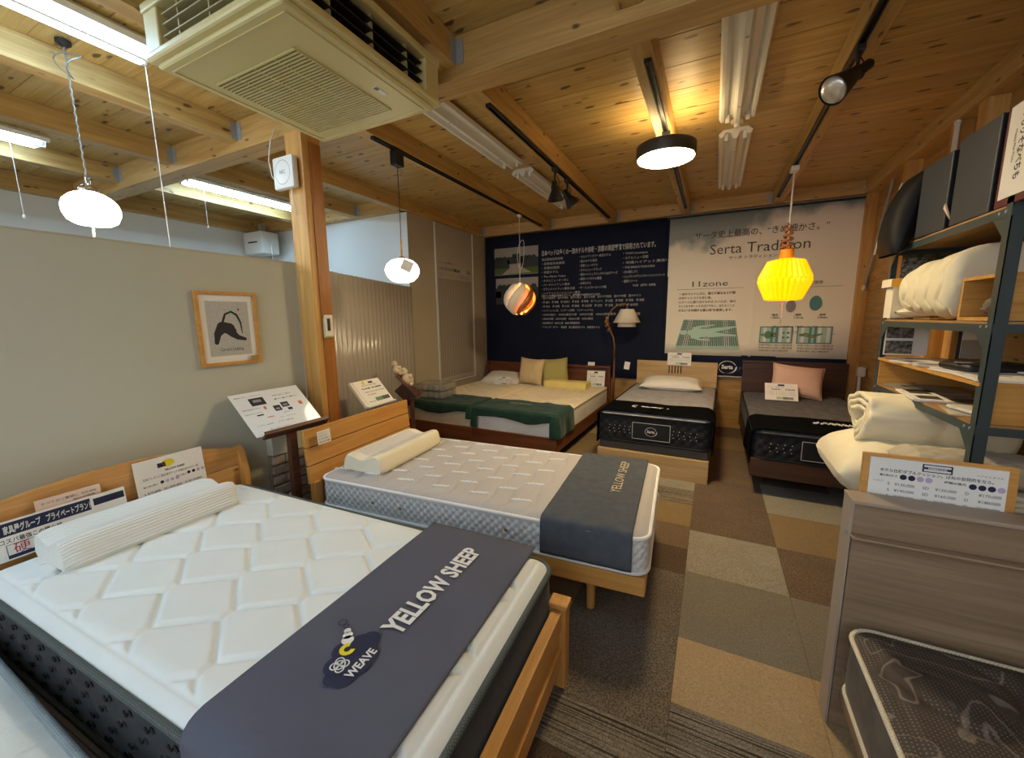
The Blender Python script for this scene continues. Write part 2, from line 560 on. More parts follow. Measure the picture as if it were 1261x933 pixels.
st = MB().box(1.375, XR, -0.05, 0.05, 0, JZ, ch=0.003).mesh('stud', [M_post])
for yy in (3.62, 3.95, 4.72, 5.72):
    link('stud', st, wr, loc=(0, yy, 0))
wl = struct(MB().box(-3.55, -3.37, 3.95, YB, 0, ZC).box(-3.375, -3.355, 3.95, 5.7, 0, 0.06).build('wall_left', M_wall2))
wlb = struct(MB().box(XL - 0.1, -3.372, 3.948, 4.1, 0, ZC).build('wall_left_recess', M_wallw))
struct(MB().box(XL - 0.1, XL, -2.6, 3.951, 0, ZC).build('wall_far_left', M_wallw))
wp = struct(MB().box(-2.66, -2.605, -2.6, 1.88, 0, 1.832).build('wall_partition', M_wall))
MB().box(-2.665, -2.60, -2.6, 1.88, 1.832, 1.838).build('top_cap', plain('partition_cap', 'c9bfa6', 0.6), wp)
struct(MB().box(XL, XR, -2.7, -2.6, 0, 0.9).build('wall_front', M_wallw))

# post
post = thing('wooden_post', 'square timber post with a darker right face rising beside the framed cat print', 'post', (-2.52, 1.955, 0))
MB().box(-0.085, 0.075, -0.075, 0.065, 0, 2.66, ch=0.004).build('shaft', M_post, post)
MB().box(0.0755, 0.083, -0.028, 0.062, 0, 2.6, ch=0.002).build('cable_cover', wood('post_trim', 'b87838', '9a5f28', 'z', 0.4), post)

# brick dado by the post
bk = thing('brick_dado', 'low stretch of whitewashed brickwork behind the sign stand leg', 'brickwork', (-2.60, 1.55, 0))
MB().box(0, 0.03, 0, 0.36, 0, 0.56).build('mortar_bed', plain('mortar', '8d8475', 0.95), bk)
MB().box(0, 0.06, 0, 0.36, 0.56, 0.70, ch=0.004).build('ledge', M_wall, bk)
M_brick = fabric('whitewashed_brick', 'b8aa98', '8f7d6b', 0.95, 80, 0.8, 0, 14, 0.9)
brm = MB().box(0.025, 0.055, 0.004, 0.176, 0.004, 0.062, ch=0.006).mesh('brick', [M_brick])
brh = MB().box(0.025, 0.055, 0.004, 0.086, 0.004, 0.062, ch=0.006).mesh('brick', [M_brick])
for r_ in range(8):
    if r_ % 2:
        for q, me in ((0, brh), (0.09, brm), (0.27, brh)): link('brick', me, bk, loc=(rnd.uniform(-.004, .003), q, r_ * 0.07))
    else:
        for q in (0, 0.18): link('brick', brm, bk, loc=(rnd.uniform(-.004, .003), q, r_ * 0.07))

# corrugated screen
m_, nt_, b_ = newmat('corrugated_plastic')
b_.inputs['Base Color'].default_value = srgb('beb5a8')
b_.inputs['Roughness'].default_value = 0.22
b_.inputs['Transmission Weight'].default_value = 0.25
b_.inputs['IOR'].default_value = 1.3
b_.inputs['Specular IOR Level'].default_value = 0.9
ctrl = [Vector((-2.63, 2.05)), Vector((-2.80, 2.35)), Vector((-2.93, 2.72)), Vector((-3.06, 3.1)), Vector((-3.2, 3.5)), Vector((-3.33, 3.93))]
def path(t):
    t *= len(ctrl) - 1; i = min(int(t), len(ctrl) - 2); return ctrl[i].lerp(ctrl[i + 1], t - i)
def cor(u, v):
    p = path(u); q = path(min(1, u + 0.01)) - path(max(0, u - 0.01)); q.normalize()
    n = Vector((q.y, -q.x)); o = 0.013 * math.sin(u * 2 * PI * 24)
    return (p.x + n.x * o, p.y + n.y * o, v * 1.83)
scr = MB().grid(cor, 24 * 8, 1).build('corrugated_screen', m_, smooth=True)
tag(scr, 'translucent grey corrugated plastic screen between the timber post and the beige wall', 'screen')
sm = scr.modifiers.new('s', 'SOLIDIFY'); sm.thickness = 0.003

# ============================================================ CEILING FIXTURES
# lighting tracks
TR = [(-2.21, 2.28, 5.36, 'black lighting track carrying the ribbed white pendant and the swirl pendant'),
      (-1.278, 2.28, 5.36, 'black lighting track carrying the two small black spotlights'),
      (-0.37, 2.28, 5.32, 'black lighting track carrying the flat round LED lamp'),
      (0.54, 0.9, 5.31, 'black lighting track nearest the shelving, carrying the large spotlight')]
for x_, a, b_2, lab in TR:
    t = thing('lighting_track', lab, 'track', (x_, a, 2.695), group='ceiling lighting tracks')
    L = b_2 - a
    mb = MB()
    for sx in (-0.0165, 0.0095): mb.box(sx, sx + 0.007, 0, L, -0.002, 0.018)
    mb.box(-0.0165, 0.0165, 0, L, 0.012, 0.0175)
    mb.build('rail', M_black, t)
    MB().box(-0.017, 0.017, -0.012, 0.0, -0.003, 0.0175).build('end_cap', M_bplast, t)
    MB().box(-0.017, 0.017, L, L + 0.012, -0.003, 0.0175).build('end_cap', M_bplast, t)

# fluorescent fixtures
def fixture(x_, y0, y1, label, lit, cord=None, w=0.23, z=ZC):
    t = thing('fluorescent_fixture', label, 'ceiling light', (x_, (y0 + y1) / 2, z), group='lit tube fixtures' if lit else 'unlit tube fixtures')
    L = (y1 - y0) / 2
    # cross-section of a reflector: centre ridge with two troughs
    hw = w / 2
    prof = [(-hw, -0.028), (-hw + 0.012, -0.052), (-hw + 0.03, -0.052), (-hw + 0.05, -0.02), (-0.03, -0.028), (-0.012, -0.072), (0.012, -0.072), (0.03, -0.028), (hw - 0.05, -0.02), (hw - 0.03, -0.052), (hw - 0.012, -0.052), (hw, -0.028), (hw - 0.03, 0.0), (-hw + 0.03, 0.0)]
    MB().prism(prof, -L, L).build('reflector', M_white if lit else M_offwhite, t)
    for s in (-1, 1):
        for e in (-1, 1):
            MB().box(s * 0.062 - 0.012, s * 0.062 + 0.012, e * (L - 0.03) - 0.008, e * (L - 0.03) + 0.008, -0.072, -0.02, ch=0.002).build('lamp_holder', M_offwhite, t)
        if lit:
            MB().lathe([(0.015, -L + 0.04), (0.0155, -L + 0.05), (0.0155, L - 0.05), (0.015, L - 0.04)], 12, Matrix.Translation((s * 0.062, 0, -0.06)) @ Matrix.Rotation(PI / 2, 4, 'X')).build('tube', M_tube, t, smooth=True, angle=50)
    for q in (-0.6, 0.6):
        MB().lathe([(0.006, -0.075), (0.008, -0.0725)], 10, Matrix.Translation((0, q * L, 0))).build('screw', M_steel, t)
    if cord:
        cx, cy, cz = cord
        c = MB().tube([(cx - x_, cy - (y0 + y1) / 2, -0.06), (cx - x_, cy - (y0 + y1) / 2 + 0.004, cz - z)], 0.0022, 6).build('pull_cord', M_cordw, t)
        MB().lathe([(0.004, 0.01), (0.009, 0.004), (0.009, -0.014), (0.005, -0.018)], 10, Matrix.Translation((cx - x_, cy - (y0 + y1) / 2 + 0.004, cz - z))).build('knob', M_white, c, smooth=True)
    return t
M_tube = emis('fluorescent_tube', 'b4dcff', TUBE_POWER)
fixture(-2.70, 0.02, 1.25, 'lit twin-tube fixture at top left, closest to the air conditioner', True, (-2.77, 1.235, 1.80))
fixture(-4.7, 0.1, 1.37, 'lit twin-tube fixture at the left edge, beyond the opal globe pendant', True, (-4.7, 1.19, 2.24))
fixture(-4.7, 2.26, 3.5, 'lit twin-tube fixture behind the timber post', True, (-4.7, 2.45, 2.40))
fixture(-1.71, 2.25, 3.46, 'unlit white reflector fixture partly hidden by the air conditioner', False)
fixture(-1.71, 3.68, 5.0, 'unlit white reflector fixture behind the two small black spotlights', False)
fixture(0.065, 2.2, 3.42, 'unlit long white reflector fixture right of the round LED lamp', False)
fixture(0.065, 3.69, 5.1, 'unlit short-looking white reflector fixture beyond the ceiling rose', False)
for xx, yy, lb in ((-2.7, -1.6, 'added unseen tube fixture behind the viewpoint, above the partition side'), (-0.85, -1.5, 'added unseen tube fixture behind the viewpoint, in the middle of the room'), (0.8, -1.5, 'added unseen tube fixture behind the viewpoint, on the plank wall side')):  # unseen fixtures added behind the camera to brighten the room
    tt = fixture(xx, yy - 0.6, yy + 0.6, lb, True)
ro = thing('ceiling_rose', 'small round white ceiling socket between the two right-hand reflector fixtures', 'socket', (0.07, 3.56, ZC))
MB().lathe([(0.045, 0), (0.045, -0.012), (0.038, -0.02), (0.0, -0.02)], 24).build('base', M_offwhite, ro, smooth=True, angle=40)
MB().lathe([(0.022, -0.02), (0.022, -0.045), (0.016, -0.05), (0.0, -0.05)], 20).build('socket_cap', M_white, ro, smooth=True, angle=40)

# air conditioner
ac = thing('ceiling_air_conditioner', 'large cream four-way cassette air conditioner hung under the ceiling', 'air conditioner', (-1.655, 1.335, 2.44))
H = 0.405
MB().box(-H + 0.06, H - 0.06, -H + 0.06, H - 0.06, 0.2, 0.41).build('chassis', M_steel, ac)
core = MB().box(-H + 0.07, H - 0.07, -H + 0.07, H - 0.07, 0.03, 0.205).build('duct_core', M_dark, ac)
cs = MB()
for sx in (-1, 1):
    for sy in (-1, 1):
        x0 = sx * H; y0 = sy * H
        cs.box(min(x0, x0 - sx * 0.10), max(x0, x0 - sx * 0.10), min(y0, y0 - sy * 0.10), max(y0, y0 - sy * 0.10), 0.035, 0.19, ch=0.006)
cs.box(-H - 0.005, H + 0.005, -H - 0.005, H + 0.005, 0.19, 0.222, ch=0.006)
cs.box(-H - 0.006, H + 0.006, -H - 0.006, H + 0.006, 0.018, 0.05, ch=0.01)
cs.build('casing', M_cream, ac)
for a in range(4):
    R_ = Matrix.Rotation(a * PI / 2, 4, 'Z')
    for z_ in (0.085, 0.125, 0.16):
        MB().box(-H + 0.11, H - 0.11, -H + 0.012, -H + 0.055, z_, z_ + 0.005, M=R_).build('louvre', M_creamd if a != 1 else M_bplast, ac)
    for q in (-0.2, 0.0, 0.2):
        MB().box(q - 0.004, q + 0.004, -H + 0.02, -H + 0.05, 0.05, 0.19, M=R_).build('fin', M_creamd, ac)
MB().box(-H + 0.02, H - 0.02, -H + 0.02, H - 0.02, 0.0, 0.022, ch=0.01).build('intake_panel', M_cream, ac)
fr = MB()
for k, (a0, a1) in enumerate(((-0.345, 0.345),) * 4):
    R_ = Matrix.Rotation(k * PI / 2, 4, 'Z')
    fr.box(-0.35, 0.35, -0.352, -0.346, -0.0035, 0.002, M=R_)
fr.build('panel_rim', M_cream, ac)
gr = MB()
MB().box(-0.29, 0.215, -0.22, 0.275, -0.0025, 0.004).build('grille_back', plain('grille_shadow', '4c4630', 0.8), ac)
for k in range(32):
    yy = -0.22 + k * 0.495 / 31
    gr.box(-0.29, 0.215, yy - 0.004, yy + 0.004, -0.007, -0.001)
for k in range(5):
    xx = -0.29 + k * 0.505 / 4
    gr.box(xx - 0.002, xx + 0.002, -0.22, 0.275, -0.0065, 0)
gr.build('intake_grille', M_cream, ac)
sp_ = MB().box(0.27, 0.295, 0.10, 0.17, -0.002, 0.004, ch=0.001).build('indicator_panel', M_offwhite, ac)
MB().box(0.275, 0.29, 0.105, 0.125, -0.0035, -0.001).build('receiver_window', M_black, ac)

# router, its cable, remote on the post
ro2 = thing('router', 'white square wireless router on the front of the timber post', 'router', (-2.572, 1.868, 2.40))
MB().box(-0.10, 0.10, -0.045, 0.0, -0.10, 0.10, ch=0.014).build('case', M_white, ro2, smooth=True, angle=40)
mk = MB(); ring(mk, 0, 0, 0.072, 0.075, -0.0457); 
put_text(mk, 'NEC', 0, -0.008, 0.03, align='c', y=-0.0457, bold=0.02)
mk.build('face_ring', M_inkgrey, ro2)
MB().tube([(-0.085, -0.02, -0.06), (-0.13, -0.03, 0.0), (-0.15, -0.03, 0.1), (-0.13, -0.02, 0.22), (-0.09, 0.0, 0.3)], 0.004, 6).build('cable', M_cordw, ro2, smooth=True)
MB().tube([(0.04, -0.02, -0.1), (0.042, -0.015, -0.2), (0.05, 0.0, -0.26)], 0.003, 6).build('cable', M_cordw, ro2, smooth=True)
rem = thing('air_conditioner_remote', 'cream wall remote control in a holder on the right face of the timber post', 'remote control', (-2.437, 1.965, 1.40))
MB().box(0, 0.014, -0.036, 0.036, -0.08, 0.06, ch=0.005).build('holder', M_cream, rem)
MB().box(0.004, 0.024, -0.03, 0.03, -0.07, 0.08, ch=0.005).build('body', M_card, rem)
MB().box(0.0245, 0.0255, -0.02, 0.004, -0.03, 0.055).build('display', plain('lcd', '3a4038', 0.2), rem)
for k in range(3): MB().box(0.0245, 0.0265, 0.01, 0.022, 0.0 + k * 0.02, 0.01 + k * 0.02).build('button', M_offwhite, rem)
vb = thing('wall_control_box', 'pale blue-white box on the far wall above the partition beside the timber post', 'box', (-5.82, 3.70, 2.36))
MB().box(-0.2, 0.22, -0.13, 0.12, 0, 0.3, ch=0.02).build('housing', M_offwhite, vb, smooth=True, angle=40)
MB().box(-0.08, 0.12, -0.135, -0.125, 0.15, 0.165).build('slot', M_dark, vb)
MB().box(-0.03, 0.03, 0.0, 0.05, 0.3, 0.42).build('hanger', M_steel, vb)
MB().tube([(0.2, -0.02, 0.22), (0.3, -0.05, 0.1), (0.3, -0.05, -0.2), (0.24, -0.02, -0.4)], 0.006, 6).build('cable', M_cordw, vb, smooth=True)

# ---- pendants
M_opal = emis('opal_glass', 'fff0d6', 9.0)
p1 = thing('pendant_lamp', 'flattened opal glass pendant on a twisted grey cord in front of the left partition', 'pendant lamp', (-2.99, 1.005, 2.045), group='pendant lamps')
prof = [(r * 0.69, z * 0.9) for r, z in [(0.06, -0.098), (0.10, -0.095), (0.14, -0.075), (0.162, -0.035), (0.165, 0.0), (0.150, 0.035), (0.12, 0.06), (0.085, 0.078), (0.05, 0.088)]]
def ribbed(prof, n, ribs, amp):
    def f(u, v):
        t = v * (len(prof) - 1); i = min(int(t), len(prof) - 2); k = t - i
        r = prof[i][0] * (1 - k) + prof[i + 1][0] * k; z = prof[i][1] * (1 - k) + prof[i + 1][1] * k
        r *= 1 + amp * math.cos(u * 2 * PI * ribs)
        return (r * math.cos(u * 2 * PI), r * math.sin(u * 2 * PI), z)
    return MB().grid(f, n, (len(prof) - 1) * 2, wrapu=True)
ribbed(prof, 96, 32, 0.012).build('glass_shade', M_opal, p1, smooth=True)
MB().lathe([(0.038, 0.076), (0.042, 0.09), (0.03, 0.105), (0.012, 0.12), (0.012, 0.15)], 20).build('fitter', M_chrome, p1, smooth=True, angle=40)
cd = []
for k in range(61):
    z_ = 0.14 + k / 60 * 0.64
    cd.append((0.0022 * math.cos(k * 1.6) - 0.02 * (k / 60), 0.0022 * math.sin(k * 1.6), z_))
c_ = MB().tube(cd, 0.0042, 6).build('twisted_cord', M_rope, p1, smooth=True)
lp = [(-0.02 + 0.09 * math.sin(a) + 0.02, 0.03 * math.sin(2 * a), 0.74 + 0.05 * math.cos(a) - 0.05) for a in [2 * PI * k / 20 for k in range(20)]]
MB().tube(lp, 0.003, 6, closed=True).build('cord_loop', M_rope, p1, smooth=True)
MB().lathe([(0.03, 0.80), (0.03, 0.785), (0.01, 0.77)], 16, Matrix.Translation((-0.02, 0, 0))).build('ceiling_cup', M_bplast, p1)
MB().box(-0.012, 0.012, -0.001, 0.001, -0.21, -0.10, M=Matrix.Rotation(0.15, 4, 'Y')).build('price_tag', M_card, p1)

p2 = thing('pendant_lamp', 'ribbed white glass pendant with a square tag hanging from the left track', 'pendant lamp', (-2.21, 2.51, 1.822), group='pendant lamps')
M_opal2 = emis('ribbed_glass', 'ffe9c4', 4.5)
prof = [(0.05, -0.088), (0.08, -0.08), (0.11, -0.05), (0.127, -0.012), (0.127, 0.01), (0.113, 0.045), (0.08, 0.075), (0.04, 0.088)]
ribbed(prof, 96, 24, 0.03).build('glass_shade', M_opal2, p2, smooth=True)
MB().lathe([(0.04, 0.086), (0.025, 0.1), (0.008, 0.105), (0.007, 0.24)], 16).build('stem', M_brass, p2, smooth=True, angle=40)
MB().tube([(0, 0, 0.23), (0.003, 0, 0.5), (0, 0, 0.77)], 0.003, 6).build('cord', M_bplast, p2)
MB().box(-0.03, 0.03, -0.045, 0.045, 0.765, 0.872, ch=0.006).build('track_adapter', M_bplast, p2)
tgm = Matrix.Translation((0.118, -0.082, 0.02)) @ Matrix.Rotation(0.72, 4, 'Z') @ Matrix.Rotation(0.45, 4, 'Y')
MB().box(-0.04, 0.04, -0.001, 0.001, -0.04, 0.04, M=tgm).build('price_tag', M_card, p2)

p3 = thing('pendant_lamp', 'copper and white swirl-shade pendant in front of the navy banner', 'pendant lamp', (-2.21, 4.66, 1.678), group='pendant lamps')
M_sw = plain('copper_shade_inner', 'c27a45', 0.3, 0.6)
M_swo = fabric('pale_shade_foil', 'f2e6cf', 'e8d8b8', 0.6, 100, 0.05)
for k in range(6):
    mb = MB()
    a0 = k * PI / 3
    def sw(u, v, a0=a0):
        th = -1.25 + 2.5 * v
        ph = a0 + v * 1.9 + (u - 0.5) * 1.35
        R = 0.2 + 0.016 * math.cos((u - 0.25) * 2 * PI) - 0.035 * u
        return (R * math.cos(th) * math.cos(ph), R * math.cos(th) * math.sin(ph), R * 1.0 * math.sin(th))
    mb.grid(sw, 10, 20)
    o = mb.build('swirl_blade', M_swo if k in (3, 4, 2) else M_sw, p3, smooth=True)
    o.modifiers.new('s', 'SOLIDIFY').thickness = 0.002
MB().lathe([(0.0, 0.05), (0.025, 0.03), (0.03, 0.0), (0.02, -0.03), (0.0, -0.04)], 12).build('bulb', emis('warm_bulb', 'ffcf8a', 85.0), p3, smooth=True)
MB().lathe([(0.02, 0.04), (0.02, 0.20), (0.006, 0.21)], 12).build('socket', M_white, p3)
MB().tube([(0, 0, 0.2), (0, 0, 1.0)], 0.003, 6).build('cord', M_cordw, p3)
lp = [(0.045 * math.sin(k / 24 * 2 * PI) + 0.03 * math.sin(k / 24 * PI), 0.02 * math.cos(k / 24 * 4 * PI), 0.55 - 0.17 * math.cos(k / 24 * 2 * PI)) for k in range(24)]
MB().tube(lp, 0.0025, 6, closed=True).build('cord_loop', M_cordw, p3, smooth=True)
MB().box(-0.02, 0.02, -0.03, 0.03, 0.99, 1.018, ch=0.004).build('hook_plate', M_white, p3)

p4 = thing('pendant_lamp', 'bright orange pleated paper pendant in front of the cream banner', 'pendant lamp', (0.54, 4.33, 1.755), group='pendant lamps')
M_or = emis('orange_paper', 'ffa000', 0.75)
M_or.node_tree.nodes['Principled BSDF'].inputs['Base Color'].default_value = srgb('f2a000')
prof = [(0.115, -0.175), (0.135, -0.17), (0.192, -0.03), (0.196, 0.0), (0.192, 0.03), (0.135, 0.165), (0.05, 0.185)]
def ple(u, v):
    t = v * (len(prof) - 1); i = min(int(t), len(prof) - 2); k = t - i
    r = prof[i][0] * (1 - k) + prof[i + 1][0] * k; z = prof[i][1] * (1 - k) + prof[i + 1][1] * k
    q = u * 30; tri = abs((q % 1) * 2 - 1)
    ph = (tri if v > 0.5 else 1 - tri) * 2 - 1
    r = r + 0.009 * ph * (0.3 + abs(math.sin(v * PI)))
    return (r * math.cos(u * 2 * PI), r * math.sin(u * 2 * PI), z)
MB().grid(ple, 120, 12, wrapu=True).build('pleated_shade', M_or, p4)
MB().lathe([(0.05, 0.18), (0.055, 0.20), (0.05, 0.26), (0.02, 0.27)], 20).build('collar', plain('orange_collar', 'e59a12', 0.6), p4, smooth=True, angle=40)
MB().tube([(0, 0, 0.25), (0, 0, 0.93)], 0.007, 6).build('cord', M_cordw, p4)
MB().tube([(0, 0, -0.19), (0, 0, -0.33)], 0.0025, 6).build('pull_string', M_cordw, p4)
MB().box(-0.03, 0.03, -0.05, 0.05, 0.90, 0.938, ch=0.006).build('track_adapter', M_white, p4)
mb = MB()
pts = []
for k in range(40):
    a = k * 0.75; pts.append((0.045 * math.cos(a) * (1 - k / 60), 0.045 * math.sin(a) * (1 - k / 60), 0.26 + k * 0.0055))
mb.tube(pts, 0.012, 7)
mb.build('bundled_cord', plain('gold_brown_cord', 'a5602c', 0.45), p4, smooth=True)

# LED disc lamp on track 3
ld = thing('round_track_lamp', 'flat round LED lamp with a dark rim and glowing face on the third track', 'ceiling light', (-0.37, 3.18, 2.54))
MB().lathe([(0.190, 0.002), (0.196, 0.0), (0.199, 0.008), (0.199, 0.08), (0.19, 0.086), (0.05, 0.089)], 48).build('rim', plain('bronze_rim', '3a3128', 0.4), ld, smooth=True, angle=40)
MB().lathe([(0.0, 0.0005), (0.187, 0.0005), (0.187, 0.004), (0.0, 0.004)], 48, cap=False).build('diffuser', emis('led_face', 'ffe3b0', ROOM_LAMP), ld)
MB().lathe([(0.06, 0.086), (0.06, 0.13), (0.05, 0.135)], 28).build('neck', M_steel, ld, smooth=True, angle=40)
MB().box(-0.025, 0.025, -0.05, 0.05, 0.13, 0.163).build('track_adapter', M_bplast, ld)
MB().lathe([(0.13, 0.090), (0.165, 0.090)], 48, cap=False).build('added_glow_ring', emis('added_uplight', 'ffdca0', 26.0), ld)  # glowing ring added on top of the lamp body to brighten the ceiling

# spotlights
def spot(loc, aim, label, R=0.055, L=0.13, bulb=False, tag_=None, drop=0.1, mat=M_black):
    t = thing('spotlight', label, 'spotlight', loc, group='black track spotlights')
    MB().box(-0.018, 0.018, -0.04, 0.04, -0.03, -0.001, ch=0.003).build('track_adapter', M_bplast, t)
    MB().tube([(0, 0, -0.03), (0, 0.0, -drop)], 0.008, 8).build('stem', mat, t)
    MB().tube([(0, 0, -0.03), (0.03, 0.02, -drop * 0.6), (0.035, 0.0, -drop), (0.01, 0, -drop - 0.03)], 0.003, 6).build('cable', M_bplast, t, smooth=True)
    d = Vector(aim).normalized()
    Mx = Matrix.Translation((0, 0, -drop)) @ d.to_track_quat('Z', 'Y').to_matrix().to_4x4()
    h = MB().lathe([(0.02, -L * 0.55), (0.024, -L * 0.5), (0.024, 0.0), (0.03, 0.01), (R * 0.9, L * 0.8), (R, L), (R - 0.003, L), (R * 0.85, L * 0.8), (0.026, 0.015)], 28, Mx).build('head', mat, t, smooth=True, angle=40)
    MB().lathe([(0.03, -0.01), (0.034, -0.01), (0.034, 0.01), (0.03, 0.01)], 16, Mx @ Matrix.Rotation(PI / 2, 4, 'Y')).build('swivel', M_bplast, t)
    if bulb:
        MB().lathe([(0.02, 0.03), (R * 0.85, L * 0.85), (R * 0.9, L * 0.97), (R * 0.75, L * 1.04), (R * 0.4, L * 1.08), (0, L * 1.09)], 28, Mx).build('reflector_bulb', plain('silvered_bulb', 'd8d4c8', 0.25, 0.6), t, smooth=True)
    else:
        MB().lathe([(R * 0.5, L * 0.6), (0, L * 0.62)], 20, Mx).build('lens', M_bplast, t)
    return t
spot((-1.278, 3.40, 2.695), (0.05, 0.1, -1), 'small black spotlight pointing straight down, nearer of the pair', 0.07, 0.1, drop=0.16)
spot((-1.278, 3.72, 2.695), (0.55, 0.3, -0.8), 'small black spotlight tilted to the right, farther of the pair', 0.07, 0.1, drop=0.14)
spot((0.54, 2.62, 2.695), (-0.42, -0.30, -0.36), 'large black spotlight with a silvered bulb tilted up near the shelving', 0.068, 0.15, True, drop=0.11)

# ============================================================ MATTRESSES
def rloop(L, W, r, n=6, off=0.0):
    """rounded rectangle loop: x 0..L, y -W/2..W/2, returns points and outward normals"""
    out = []
    r2 = r
    for cx, cy, a0 in ((L - r, W / 2 - r, 0), (r, W / 2 - r, PI / 2), (r, -W / 2 + r, PI), (L - r, -W / 2 + r, 1.5 * PI)):
        for k in range(n + 1):
            a = a0 + k / n * PI / 2
            out.append((cx + (r2 + off) * math.cos(a), cy + (r2 + off) * math.sin(a), math.cos(a), math.sin(a)))
    return out
def resample(lp, step):
    out = []; s = 0.0
    m = len(lp)
    for i in range(m):
        a, b = lp[i], lp[(i + 1) % m]
        d = math.hypot(b[0] - a[0], b[1] - a[1]); k = max(1, int(round(d / step)))
        for q in range(k):
            t = q / k
            out.append((a[0] + (b[0] - a[0]) * t, a[1] + (b[1] - a[1]) * t, a[2] + (b[2] - a[2]) * t, a[3] + (b[3] - a[3]) * t, s + d * t))
        s += d
    return out
def mattress(name, label, loc, rz, L, W, H, mt, ms, mp, qt=None, qs=None, r=0.06, group=None, crown=0.012, rollw=0.09, nx=150, ny=90, pr=0.008, step=0.012, nz=14, border=None, top_h=0.0, side_bulge=0.006):
    t = thing(name, label, 'mattress', loc, rz, group)
    def clampc(x, y):
        x = min(max(x, 0.0), L); y = min(max(y, -W / 2), W / 2)
        for cx in (r, L - r):
            for cy in (-W / 2 + r, W / 2 - r):
                if (x - cx) * (1 if cx > L / 2 else -1) > 0 and (y - cy) * (1 if cy > 0 else -1) > 0:
                    dx, dy = x - cx, y - cy; d = math.hypot(dx, dy)
                    if d > r: return cx + dx * r / d, cy + dy * r / d, 0.0
                    return x, y, r - d
        return x, y, min(x, L - x, y + W / 2, W / 2 - y)
    def top(u, v):
        # denser sampling near the rims
        x, y, e = clampc(u * L, (v - 0.5) * W)
        z = H - (0.022 + top_h) * max(0, 1 - e / rollw) ** 2.2
        q = qt(x, y) * min(1, e / 0.05) if qt else 0
        return (x, y, z - q)
    mb = MB(); mb.grid(top, nx, ny)
    mb.build('top_panel', mt, t, smooth=True)
    lp = resample(rloop(L, W, r), step)
    m = len(lp); zt = H - 0.022 - top_h
    vs = []; fs = []
    for j in range(nz + 1):
        zz = j / nz
        for p in lp:
            o = side_bulge * math.sin(zz * PI) ** 0.5 if 0 < zz < 1 else 0
            if qs: o -= qs(p[4], zz * zt) * min(1, 6 * min(zz, 1 - zz))
            vs.append((p[0] + p[2] * o, p[1] + p[3] * o, zz * zt))
    for j in range(nz):
        for i in range(m):
            k = (i + 1) % m
            fs.append((j * m + i, j * m + k, (j + 1) * m + k, (j + 1) * m + i))
    fs.append(tuple(range(m - 1, -1, -1)))
    MB().add(vs, fs).build('side_panel', ms, t, smooth=True, angle=60)
    for nm, z in (('piping', zt), ('piping', 0.008)):
        l2 = [(p[0] + p[2] * 0.004, p[1] + p[3] * 0.004, z) for p in resample(rloop(L, W, r), 0.03)]
        MB().tube(l2, pr, 8, closed=True).build(nm, mp, t, smooth=True)
    return t, zt

def groove(d, w=0.008, depth=0.008): return depth * math.exp(-(d / w) ** 2)
def diamond_side(p=0.075, w=0.008, depth=0.005):
    def f(s, z):
        a = (s + z) % p; b_ = (s - z) % p
        return groove(min(a, p - a) * 0.707, w, depth) + groove(min(b_, p - b_) * 0.707, w, depth)
    return f
def q_zig(x, y):
    # rows of zigzag stitching, joined by short links
    P = 0.32; best = 1
    j0 = math.floor(y / 0.15)
    for j in (j0 - 1, j0, j0 + 1, j0 + 2):
        ph = ((x + 0.03) / P + 0.5 * (j % 2)) % 1.0
        tri = 1 - 4 * abs(ph - 0.5)      # -1..1, high at the middle
        d = abs(y - (j * 0.15 + 0.052 * tri)) * 0.83
        best = min(best, d)
        if ph < 0.5: dx = ph
        else: dx = 1 - ph
        # link from the low point of this row down to the high point of the next row
        yl = j * 0.15 - 0.052; yh = (j - 1) * 0.15 + 0.052
        if yh <= y <= yl: best = min(best, dx * P)
    e = min(x, 1.94 - x, y + 0.485, 0.485 - y)
    return groove(best, 0.009, 0.013) * min(1, max(0, e - 0.045) / 0.02) + groove(e - 0.045, 0.007, 0.007)
def q_bed2(x, y):
    p = 0.125
    xx = x + 0.012 * math.sin(y * 2 * PI / 0.3)
    a = xx % p
    d = min(a, p - a)
    q = groove(d, 0.012, 0.010)
    return q
def q_dash(px, py, ln, w=0.02, depth=0.010):
    def f(x, y):
        j = math.floor(y / py); best = 1
        for jj in (j, j + 1):
            xo = x - (0.5 * px if jj % 2 else 0)
            k = round(xo / px)
            dx = max(0, abs(xo - k * px) - ln / 2); dy = abs(y - jj * py)
            best = min(best, math.hypot(dx, dy))
        return groove(best, w, depth)
    return f

M_m1top = fabric('white_knit', 'e8ece8', 'e0e5e0', 0.8, 260, 0.10, 0, 8, 0.4)
M_m1side = fabric('charcoal_border', '2c3036', '383c42', 0.85, 250, 0.5, 0.1, 30, 0.6)
M_m1pipe = knit('grey_ribbed_tape', '4c5352', '6b7371', 700, 700, 0.8)
M_m2top = knit('silver_jacquard', 'bab6b3', 'aeaaa7', 300, 300, 0.75, bstr=0.15)
M_m2side = fabric('silver_blue_damask', 'd6d7d4', 'c8cac8', 0.5, 250, 0.15, 0.1, 30, 0.5)
M_m2pipe = fabric('white_tape', 'f2f2f0', 'e6e6e4', 0.7, 500, 0.3)
M_ivory = knit('ivory_quilt', 'ebe0c8', 'decfb2', 240, 240, 0.8, bstr=0.3)
M_ivoryside = fabric('ivory_border', 'ddd0b4', 'cdbf9f', 0.85, 250, 0.3)
M_blackq = fabric('black_quilt', '18191c', '222429', 0.55, 300, 0.3, 0.1, 25, 0.7)
M_greytop = fabric('grey_quilt', 'a2a2a6', '8f8f93', 0.85, 300, 0.3, 0, 12, 0.6)
M_dgreytop = fabric('dark_grey_quilt', '66686d', '56585d', 0.85, 300, 0.3, 0, 12, 0.6)
